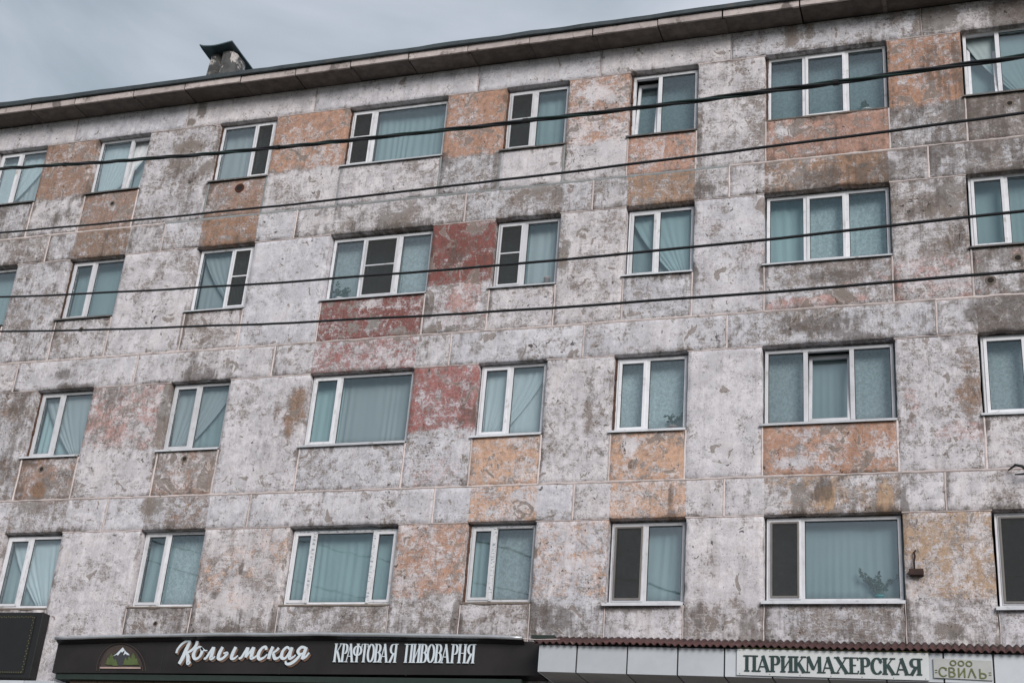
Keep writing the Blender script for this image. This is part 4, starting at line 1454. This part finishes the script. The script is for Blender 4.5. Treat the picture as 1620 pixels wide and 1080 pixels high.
mb = MB()
n = 40
vs, fs = [], []
for i in range(n + 1):
    x = SX0 + (SX1 - SX0) * i / n
    w = 0.004 * wob(x, 0, 1.0, 3.0)
    bz = 5.855 + 0.05 * i / n
    vs += [(x, SY + w, bz), (x, SY + w, stop(x) - 0.03), (x, 0.0, stop(x) - 0.01), (x, 0.0, bz)]
for i in range(n):
    for j in range(4):
        fs.append((i * 4 + j, (i + 1) * 4 + j, (i + 1) * 4 + (j + 1) % 4, i * 4 + (j + 1) % 4))
fs += [(0, 1, 2, 3), (n * 4 + 3, n * 4 + 2, n * 4 + 1, n * 4)]
mb.add(vs, [tuple(reversed(q)) for q in fs])
child(mb, 'board', 'black', sign)
# seams of the sheets
for x in (-12.9, -10.75, -8.6):
    mb = MB()
    mb.box(x - 0.004, x + 0.004, SY - 0.006, SY - 0.003, 5.87, stop(x) - 0.04)
    child(mb, 'sheet_joint', 'greenblack', sign)
mb = MB()
mb.box(SX0 + 0.06, SX1 - 0.3, SY + 0.03, -0.02, 5.76, 5.853)
child(mb, 'lower_trim', 'greenblack', sign)
x = SX0 + 0.3
while x < SX1 - 0.6:
    mb = MB()
    mb.box(x, x + 0.52, SY + 0.12, SY + 0.15, 5.45, 5.757)
    child(mb, 'brown_panel', 'browntile', sign)
    x += 0.53
# aluminium lamp rail along the top edge
mb = MB()
pts = []
for i in range(41):
    x = SX0 + 0.02 + (SX1 - SX0 - 0.30) * i / 40
    pts.append((x, SY - 0.13, stop(x) - 0.005 + 0.012 * wob(x, 0, 1.2, 9.0)))
mb.tube(pts, 0.030, 8)
child(mb, 'lamp_rail', 'alu', sign, smooth=True)
mb = MB()
vs, fs = [], []
for i, (x, y, z) in enumerate(pts):
    vs += [(x, y + 0.04, z - 0.005), (x, y + 0.028, z - 0.035), (x, SY - 0.012, z - 0.075), (x, SY - 0.008, z - 0.045)]
for i in range(len(pts) - 1):
    for j in range(4):
        fs.append((i * 4 + j, (i + 1) * 4 + j, (i + 1) * 4 + (j + 1) % 4, i * 4 + (j + 1) % 4))
mb.add(vs, fs)
child(mb, 'lamp_visor', 'black', sign)
x = SX0 + 0.5
while x < SX1 - 0.3:
    mb = MB()
    mb.tube([(x, SY - 0.12, stop(x) + 0.02), (x + 0.02, SY + 0.1, stop(x) + 0.045), (x + 0.02, -0.01, stop(x) + 0.03)], 0.012, 6)
    child(mb, 'rail_arm', 'steel', sign)
    x += 0.62 + rnd.uniform(-0.05, 0.05)
mb = MB()
mb.box(SX1 - 0.22, SX1 + 0.14, -0.30, -0.02, 6.475, 6.53)
child(mb, 'end_cap', 'greenblack', sign)
mb = MB()
mb.tube([(SX1 - 0.32, SY - 0.1, 6.43), (SX1 - 0.05, SY - 0.15, 6.40), (SX1 + 0.35, SY - 0.3, 6.37)], 0.007, 6)
child(mb, 'loose_wire', 'mortar', sign)


# script word, drawn in strokes (crop coordinates mapped to the board)
def to_board(p):
    cx, cy = p
    return (0.00207995 * cx + 0.00032141 * cy - 12.946185, 1.42699934e-05 * cx - 0.00185816 * cy + 6.71547)


SCRIPT = [
    # К
    [([(100, 285), (112, 250), (150, 205), (195, 180), (215, 190), (190, 250), (155, 330), (128, 378)], [16, 18, 20, 20, 26, 34, 34, 28]),
     ([(285, 180), (270, 225), (225, 268), (185, 285)], [24, 26, 22, 16]), ([(195, 285), (205, 320), (205, 375), (228, 360)], [20, 30, 28, 14])],
    # о
    [([(335, 262), (312, 232), (275, 250), (252, 300), (268, 335), (305, 318), (328, 270), (320, 240), (352, 262), (372, 262)], [18, 18, 22, 30, 24, 20, 28, 16, 12, 9])],
    # л
    [([(345, 330), (362, 330), (392, 285), (425, 235)], [18, 20, 20, 20]), ([(430, 232), (418, 285), (405, 330), (425, 330), (442, 312)], [26, 30, 30, 18, 9])],
    # ы (first bowl)
    [([(508, 232), (480, 285), (470, 328), (500, 335), (540, 300), (545, 282), (515, 288)], [26, 30, 28, 22, 24, 20, 14])],
    [([(622, 232), (596, 285), (584, 326), (608, 332), (640, 306)], [26, 30, 28, 18, 9])],
    # м
    [([(648, 330), (668, 325), (700, 275), (722, 238)], [16, 20, 20, 20]), ([(728, 236), (716, 285), (706, 322)], [24, 26, 22]), ([(708, 322), (745, 275), (772, 236)], [12, 18, 20]), ([(778, 234), (762, 285), (755, 328), (785, 322), (800, 305)], [26, 30, 28, 16, 9])],
    # с
    [([(882, 258), (878, 232), (845, 245), (815, 295), (822, 335), (860, 325), (892, 295)], [20, 22, 22, 30, 26, 18, 9])],
    # к
    [([(940, 230), (915, 285), (902, 335)], [26, 30, 26]), ([(990, 240), (972, 262), (938, 285)], [22, 20, 16]), ([(940, 285), (955, 330), (985, 325), (1005, 305)], [22, 28, 16, 9])],
    # а
    [([(1085, 258), (1060, 235), (1022, 270), (1012, 320), (1040, 330), (1072, 290), (1092, 245)], [16, 20, 24, 28, 20, 18, 16]), ([(1102, 236), (1082, 290), (1080, 330), (1112, 318), (1130, 300)], [26, 30, 26, 16, 9])],
    # я
    [([(1215, 240), (1180, 236), (1150, 268), (1165, 295), (1200, 282)], [20, 24, 26, 20, 14]), ([(1222, 235), (1200, 290), (1185, 338)], [26, 30, 28]), ([(1172, 298), (1130, 345), (1085, 375), (1052, 375), (1045, 352)], [20, 24, 26, 20, 12]), ([(1186, 332), (1215, 318), (1245, 282)], [22, 18, 14])],
]
for letter in SCRIPT:
    for nm, mat, dx, dz, ya_, yb_ in (('letter_edge', 'copper', 0.022, -0.024, SY - 0.018, SY - 0.010), ('letter', 'letter', 0, 0, SY - 0.036, SY - 0.020)):
        mb = MB()
        for k, (pts, wd) in enumerate(letter):
            sp = smooth_pts(pts, 5)
            ww = []
            for i in range(len(pts) - 1):
                ww += [wd[i] + (wd[i + 1] - wd[i]) * s / 5 for s in range(5)]
            ww.append(wd[-1])
            P = [to_board(p) for p in sp]
            ribbon(mb, [(p[0] + dx, p[1] + dz) for p in P], [w * 0.00190 for w in ww], ya_ - 0.0007 * k, yb_)
        o = child(mb, nm, mat, sign)

# second line of text: narrow tall letters with serifs
def narrow(chars, y0=SY - 0.030, y1=SY - 0.012):
    for ch, xa, xb in chars:
        x = 0.00193307 * xa - 10.196136 + 0.00021198 * 285
        w = 0.00193307 * (xb - xa)
        zb = 6.068 - 0.0002 * (x + 9.8)
        glyph(ch, x - 0.01, zb, w + 0.02, 0.288, 0.031, 0.011, y0, y1, 'letter', sign, sw=0.052)


narrow([('К', 152, 218), ('Р', 220, 270), ('А', 262, 325), ('Ф', 322, 392), ('Т', 390, 445), ('О', 445, 505), ('В', 508, 565), ('А', 560, 625), ('Я', 635, 700),
        ('П', 770, 835), ('И', 838, 900), ('В', 902, 960), ('О', 960, 1022), ('В', 1026, 1085), ('А', 1082, 1148), ('Р', 1162, 1218), ('Н', 1220, 1288), ('Я', 1292, 1358)])


# emblem: arch, snowy mountain, trees, base line
def eb(p):
    return (0.00227026 * p[0] + 0.00046292 * p[1] - 16.235167, 9.2365e-06 * p[0] - 0.00195268 * p[1] + 6.936945)


def flat(poly, y0, y1, name, mat, par):
    mb = MB()
    P = [eb(p) for p in poly]
    area = sum(P[i][0] * P[(i + 1) % len(P)][1] - P[(i + 1) % len(P)][0] * P[i][1] for i in range(len(P)))
    if area < 0:
        P = P[::-1]
    mb.prism(P, y0, y1)
    return child(mb, name, mat, par)


mb = MB()
for k, rr in enumerate((1.0, 0.88)):
    P = [eb((1035 + 205 * rr * math.cos(R_(a)), 540 - 235 * rr * math.sin(R_(a)))) for a in range(0, 181, 10)]
    ribbon(mb, P, 0.012, SY - 0.010 - 0.001 * k, SY + 0.01)
child(mb, 'emblem_arch', 'arch', sign)
P = [(1035 + 170 * math.cos(R_(a)), 505 - 185 * math.sin(R_(a))) for a in range(0, 181, 12)]
flat(P, SY - 0.008, SY + 0.01, 'emblem_disc', 'arch', sign)
flat([(965, 425), (1055, 345), (1115, 405), (1090, 490), (1000, 495)], SY - 0.014, SY + 0.01, 'mountain', 'rock', sign)
flat([(972, 415), (1000, 398), (1055, 342), (1072, 365), (1050, 385), (1040, 378), (1012, 412), (1008, 402)], SY - 0.018, SY + 0.01, 'snow', 'snow', sign)
flat([(1072, 365), (1085, 382), (1100, 392), (1112, 408), (1090, 405), (1080, 395), (1058, 408), (1066, 390)], SY - 0.018, SY + 0.01, 'snow', 'snow', sign)
for tx, ty, ts in ((935, 485, 62), (960, 490, 95), (992, 497, 60), (1080, 488, 62), (1110, 490, 75), (1142, 488, 98), (1168, 488, 55)):
    w = ts * 0.42
    poly = [(tx - w, ty), (tx - w * .5, ty - ts * .32), (tx - w * .72, ty - ts * .34), (tx - w * .3, ty - ts * .66), (tx - w * .45, ty - ts * .68), (tx, ty - ts),
            (tx + w * .45, ty - ts * .68), (tx + w * .3, ty - ts * .66), (tx + w * .72, ty - ts * .34), (tx + w * .5, ty - ts * .32), (tx + w, ty)]
    flat(poly, SY - 0.022 - 0.0006 * (tx % 7), SY + 0.01, 'emblem_tree', 'leaf_green', sign)
flat([(862, 520), (1198, 520), (1198, 507), (862, 507)], SY - 0.02, SY + 0.01, 'emblem_line', 'rose', sign)

# ------------------------------------------------------------------ LED display board at the left edge
led = empty('led_display', (-16.6, 0.0, 5.8))
tag(led, 'black LED display board with dotted border at the left edge', 'display')
mb = MB()
mb.box(-17.55, -15.54, -0.20, 0.0, 5.80, 6.925)
child(mb, 'cabinet', 'ledboard', led, bevel=0.01)
mb = MB()
mb.box(-17.44, -15.67, -0.212, -0.201, 5.87, 6.86)
child(mb, 'display_face', 'ledboard', led)
mb = MB()


def dot(x, z):
    r = 0.011
    mb.add([(x - r, -0.2145, z), (x, -0.2145, z - r), (x + r, -0.2145, z), (x, -0.2145, z + r), (x - r, -0.211, z), (x, -0.211, z - r), (x + r, -0.211, z), (x, -0.211, z + r)],
           [(0, 1, 2, 3), (0, 4, 5, 1), (1, 5, 6, 2), (2, 6, 7, 3), (3, 7, 4, 0)])


for i in range(22):
    z = 5.90 + 0.93 * i / 21
    dot(-15.715 + (0.02 if i % 2 else 0), z)
for i in range(38):
    x = -15.73 - 1.68 * i / 37
    dot(x, 5.895)
    dot(x, 6.835 + (0.012 if i % 2 else 0))
tag(child(mb, 'led_dots', 'led', led), kind='stuff')

# small grey awning below the display
aw = empty('awning', (-16.3, 0, 5.5))
tag(aw, 'pale grey awning edge below the display board', 'awning')
x = -18.4
while x < -15.3:
    mb = MB()
    mb.box(x + 0.008, x + 0.59, -0.5, -0.02, 5.58, 5.70)
    child(mb, 'awning_panel', 'panel', aw, bevel=0.006)
    x += 0.6

# ------------------------------------------------------------------ white canopy with maroon corrugated roof
can = empty('shop_canopy', (-2.0, 0.0, 5.8))
tag(can, 'white panelled shop canopy with maroon corrugated roof along the wall', 'canopy')
CY = -0.80


def cz(x):
    return -0.0150 * (x + 6.3)


bounds = [-6.37, -5.805, -5.056, -4.324, -3.662, -2.996, -2.244, -1.476, -0.737, -0.109, 0.537, 1.2, 1.9, 2.6, 3.3, 4.0, 4.7]
for i in range(len(bounds) - 1):
    a, c = bounds[i] + 0.011, bounds[i + 1] - 0.011
    mb = MB()
    y0 = CY + rnd.uniform(-0.004, 0.004)
    zt0, zt1 = 6.262 + cz(a), 6.262 + cz(c)
    zb0, zb1 = 5.872 + cz(a), 5.872 + cz(c)
    vs = [(a, y0, zb0), (c, y0, zb1), (c, y0, zt1), (a, y0, zt0), (a, y0 + 0.02, zb0), (c, y0 + 0.02, zb1), (c, y0 + 0.02, zt1), (a, y0 + 0.02, zt0)]
    mb.add(vs, [(0, 1, 2, 3), (5, 4, 7, 6), (1, 5, 6, 2), (4, 0, 3, 7), (3, 2, 6, 7), (4, 5, 1, 0)])
    child(mb, 'front_panel', 'panel', can, bevel=0.004)
    mb = MB()
    vs = [(a, y0 + 0.022, zb0 + 0.001), (c, y0 + 0.022, zb1 + 0.001), (c, -0.02, zb1 + 0.001), (a, -0.02, zb0 + 0.001)]
    vs += [(x_, y_, z_ + 0.02) for x_, y_, z_ in vs]
    mb.add(vs, [(0, 3, 2, 1), (4, 5, 6, 7), (0, 1, 5, 4), (1, 2, 6, 5), (2, 3, 7, 6), (3, 0, 4, 7)])
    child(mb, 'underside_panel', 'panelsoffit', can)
mb = MB()
vs = []
for x_ in (bounds[0] + 0.02, bounds[-1] - 0.02):
    for (y_, z_) in ((CY + 0.025, 5.90), (CY + 0.025, 6.23), (-0.02, 6.40), (-0.02, 5.90)):
        vs.append((x_, y_, z_ + cz(x_)))
mb.add(vs, [(0, 1, 2, 3), (7, 6, 5, 4), (0, 4, 5, 1), (1, 5, 6, 2), (2, 6, 7, 3), (3, 7, 4, 0)])
child(mb, 'canopy_core', 'jointdark', can)
mb = MB()
mb.box(bounds[0] - 0.008, bounds[0] + 0.018, CY + 0.004, -0.02, 5.874, 6.26)
child(mb, 'side_panel', 'panel', can)
# corrugated sheets
x = -6.46
si = 0
while x < 4.7:
    w = 1.05
    mb = MB()
    PER, AMP = 0.100, 0.019
    nx = int(w / PER * 8)
    rows = [(CY - 0.09 + rnd.uniform(-0.012, 0.012), 6.272), (-0.42, 6.415), (-0.02, 6.555)]
    vs, fs = [], []
    lift = 0.008 * (si % 2)
    for (yy, zz) in rows:
        for i in range(nx + 1):
            xx = x + w * i / nx
            vs.append((xx, yy + 0.008 * wob(xx, yy, 3.0), zz + cz(xx) + lift + AMP * math.cos(2 * math.pi * xx / PER) + 0.004 * wob(xx, yy, 2.0)))
    for j in range(len(rows) - 1):
        for i in range(nx):
            a = j * (nx + 1) + i
            fs.append((a, a + 1, a + nx + 2, a + nx + 1))
    mb.add(vs, fs)
    o = child(mb, 'corrugated_sheet', 'maroon', can, smooth=True)
    md = o.modifiers.new('thick', 'SOLIDIFY')
    md.thickness = 0.010
    md.offset = 1
    x += w - 0.05
    si += 1

# hairdresser plate
pl = empty('hairdresser_sign', (-2.2, CY, 5.82))
tag(pl, 'white rectangular sign with dark green Cyrillic serif capitals on the canopy', 'sign')


def plate(name, par, x0, x1, z0, z1, dz, y0, mat):
    mb = MB()
    vs = [(x0, y0, z0), (x1, y0, z0 + dz), (x1, y0, z1 + dz), (x0, y0, z1), (x0, y0 + 0.016, z0), (x1, y0 + 0.016, z0 + dz), (x1, y0 + 0.016, z1 + dz), (x0, y0 + 0.016, z1)]
    mb.add(vs, [(0, 1, 2, 3), (5, 4, 7, 6), (1, 5, 6, 2), (4, 0, 3, 7), (3, 2, 6, 7), (4, 5, 1, 0)])
    return child(mb, name, mat, par, bevel=0.003)


plate('plate', pl, -3.485, -0.925, 5.852, 6.215, -0.045, CY - 0.030, 'signwhite')
mb = MB()
mb.box(-3.485, -0.92, CY - 0.034, CY - 0.012, 0, 0.012, lambda v: (v[0], v[1], v[2] + 6.222 - 0.0176 * (v[0] + 3.485)))
child(mb, 'top_edge', 'olive', pl)
word = 'ПАРИКМАХЕРСКАЯ'
wid = {'П': 1.0, 'А': 1.05, 'Р': .82, 'И': 1.05, 'К': .95, 'М': 1.25, 'Х': 1.05, 'Е': .85, 'С': .92, 'Я': .95}
tot = sum(wid[c] for c in word)
x = -3.375
for ch in word:
    w = wid[ch] / tot * 2.36
    zb = 5.902 - 0.0125 * (x + 3.375)
    glyph(ch, x - 0.006, zb, w + 0.012, 0.222, 0.044, 0.016, CY - 0.040, CY - 0.028, 'darkgreen', pl, sl=-0.0125, sw=0.072)
    x += w
for i in range(7):
    for zz in (5.872, 6.195):
        xx = -3.44 + 2.47 * i / 6
        mb = MB()
        mb.lathe([(0.008, 0), (0.007, 0.004)], 0, 0, 8)
        mb.v = [(xx + a, CY - 0.030 - c, zz - 0.0176 * (xx + 3.485) + b_) for a, b_, c in mb.v]
        child(mb, 'screw', 'screw', pl)
# company plate
p2 = empty('company_sign', (-0.49, CY, 5.83))
tag(p2, 'small cream sign with olive outlined Cyrillic letters at the canopy right end', 'sign')
plate('plate', p2, -0.866, -0.128, 5.846, 6.106, -0.030, CY - 0.026, 'signcream')
sl = -0.040
for ch, xa, w in (('С', -0.815, .13), ('В', -0.695, .12), ('И', -0.575, .13), ('Л', -0.445, .13), ('Ь', -0.315, .13)):
    zb = 5.866 + sl * (xa + 0.866)
    glyph(ch, xa, zb, w, 0.125, 0.019, 0.017, CY - 0.034, CY - 0.024, 'olive', p2, serif=False, sl=sl)
for xa in (-0.66, -0.56, -0.46):
    zb = 6.015 + sl * (xa + 0.866)
    glyph('О', xa, zb, 0.095, 0.068, 0.017, 0.016, CY - 0.034, CY - 0.024, 'olive', p2, serif=False)
mb = MB()
for xa in (-0.848, -0.172):
    for dz in (0, 0.03):
        zz = 5.915 + dz + sl * (xa + 0.866)
        ribbon(mb, [(xa, zz), (xa + 0.03, zz)], 0.010, CY - 0.033, CY - 0.024)
child(mb, 'dash_marks', 'olive', p2)

# ------------------------------------------------------------------ overhead cables between two poles
def cy_(x):
    return -9.0 - 0.25 * (x + 6.0)


CAB = [('cable_bundle', (0.003359752514470037, -0.15030924678374524, 8.65942147592182), 0.030, 'thick twisted black cable, topmost of the four overhead cables'),
       ('overhead_cable', (0.001963243850529586, -0.12913889370098827, 8.124806469876518), 0.0128, 'thin black overhead cable, second from top'),
       ('overhead_cable', (0.003161763805616016, -0.11057800012980327, 7.246930885447882), 0.0128, 'thin black overhead cable, third from top'),
       ('overhead_cable', (0.0030179431006154404, -0.11446319431148683, 6.750447199448315), 0.0128, 'thin black overhead cable, lowest of the four')]
PX0, PX1 = -19.0, 9.0
for name, (a2, a1, a0), rad, lab in CAB:
    def cp(x):
        return (x, cy_(x) + 0.006 * wob(x, a0, 1.1), a0 + a1 * x + a2 * x * x + 0.008 * wob(x, a0, 0.9, 5.0) + 0.003 * wob(x, a0, 4.0, 5.0))
    if name == 'cable_bundle':
        root = empty(name, cp(PX0))
        tag(root, lab, 'cable', 'overhead cables')
        for s in range(3):
            mb = MB()
            pts = []
            n = 700
            for i in range(n + 1):
                x = PX0 + (PX1 - PX0) * i / n
                p = Vector(cp(x))
                ph = 2 * math.pi * (x / 1.5 + 0.25 * wob(x, 0, 0.4, 3.0)) + 2 * math.pi * s / 3
                r2 = 0.0125 * (1 + 0.35 * wob(x, s, 0.8, 1.0))
                p += Vector((0, math.cos(ph) * r2, math.sin(ph) * r2))
                pts.append(p)
            mb.tube(pts, 0.0115, 6)
            child(mb, 'strand', 'cablegreen' if s == 0 else 'cable', root, smooth=True)
        for tx in (-14.2, -10.9, -7.3, -4.1, -1.05, 2.6, 5.9):
            q0, q1 = Vector(cp(tx)), Vector(cp(tx + 0.05))
            mb = MB()
            mb.tube([q0, q1], 0.028, 8)
            child(mb, 'cable_tie', 'cable', root)
    else:
        mb = MB()
        mb.tube([cp(PX0 + (PX1 - PX0) * i / 120) for i in range(121)], rad, 8)
        tag(mb.build(name, 'cable', smooth=True), lab, 'cable', 'overhead cables')
for px_, lab in ((PX0, 'grey concrete utility pole carrying the left ends of the overhead cables'), (PX1, 'grey concrete utility pole carrying the right ends of the overhead cables')):
    py_ = cy_(px_)
    zs = [a0 + a1 * px_ + a2 * px_ * px_ for _, (a2, a1, a0), _, _ in CAB]
    zg = 2.3 if py_ > -5.6 else 0.0
    pole = empty('utility_pole', (px_, py_ + 0.25, zg))
    tag(pole, lab, 'pole', 'utility poles')
    mb = MB()
    mb.tube([(px_, py_ + 0.25, zg), (px_, py_ + 0.25, max(zs) + 0.6)], [0.19, 0.12], 12)
    child(mb, 'shaft', 'pole', pole, smooth=True)
    for z_ in zs:
        mb = MB()
        mb.tube([(px_, py_ + 0.2, z_ - 0.06), (px_, py_ + 0.02, z_ - 0.05), (px_, py_, z_ + 0.0)], 0.016, 6)
        child(mb, 'hook', 'steel', pole)

# ------------------------------------------------------------------ plants and pots on the window boards
def pot(mb, x, y, z, r, h):
    mb.lathe([(r * 0.7, z), (r, z + h * 0.85), (r * 1.08, z + h * 0.86), (r * 1.08, z + h), (r * 0.9, z + h)], x, y, 12)


def plant(name, label, x, y, z, spread, height, nleaf, potmat, leafmat='leaf', pr=0.065, phh=0.11, cat='plant'):
    root = empty(name, (x, y, z))
    tag(root, label, cat)
    mb = MB()
    pot(mb, x, y, z, pr, phh)
    child(mb, 'pot', potmat, root, smooth=True)
    mb = MB()
    lf = MB()
    for i in range(max(4, nleaf // 7)):
        a = rnd.uniform(0, 6.28)
        rr = spread * rnd.uniform(0.2, 1.0)
        top = Vector((x + rr * math.cos(a), y + 0.35 * rr * math.sin(a), z + phh + height * rnd.uniform(0.45, 1.0)))
        base = Vector((x, y, z + phh * 0.9))
        midp = base.lerp(top, 0.5) + Vector((0, 0, 0.1 * height))
        mb.tube([base, midp, top], 0.004, 5)
        for k in range(7):
            c = base.lerp(midp, 0.5) if k == 0 else midp.lerp(top, (k - 1) / 5)
            d = Vector((rnd.uniform(-1, 1), rnd.uniform(-.4, .4), rnd.uniform(-.3, .8))).normalized()
            s = d.cross(Vector((0.2, 1, 0.1))).normalized()
            L = rnd.uniform(0.05, 0.085)
            nrm_ = d.cross(s).normalized() * 0.008
            lf.add([c, c + d * L * .5 + s * L * .30 + nrm_, c + d * L, c + d * L * .5 - s * L * .30 + nrm_, c + d * L * .5 - nrm_], [(0, 1, 4), (1, 2, 4), (2, 3, 4), (3, 0, 4)])
    child(mb, 'stem', leafmat, root)
    child(lf, 'leaves', leafmat, root)
    return root


wy = SETBACK + 0.115
plant('house_plant', 'bushy house plant in turquoise pot behind the wide bottom-row window', -1.62, wy + 0.03, WIN[(6, 2)][2] + 0.05, 0.30, 0.34, 110, 'pot')
plant('house_plant', 'white flowering pot plant behind right pane of wide top-row window', -1.58, wy + 0.02, WIN[(6, 5)][2] + 0.07, 0.14, 0.16, 36, 'potwhite', pr=0.09, phh=0.09)
plant('house_plant', 'light green pot plant behind left pane of wide red-bordered window', -10.98, wy + 0.02, WIN[(3, 4)][2] + 0.07, 0.20, 0.30, 60, 'potwhite', pr=0.09, phh=0.08)
plant('house_plant', 'small pot plant in pink pot behind fifth-column window, third row', -4.75, wy + 0.02, WIN[(5, 3)][2] + 0.07, 0.16, 0.22, 40, 'potpink', pr=0.085, phh=0.075)
for i, (x, w, h, mt) in enumerate(((-7.06, 0.08, 0.20, 'potpink'),)):
    mb = MB()
    pot(mb, x, wy + 0.03, WIN[(4, 4)][2] + 0.07, w * 0.7, h)
    tag(mb.build('vase', mt, smooth=True), 'pink vase behind right pane beside dark red block', 'vase')
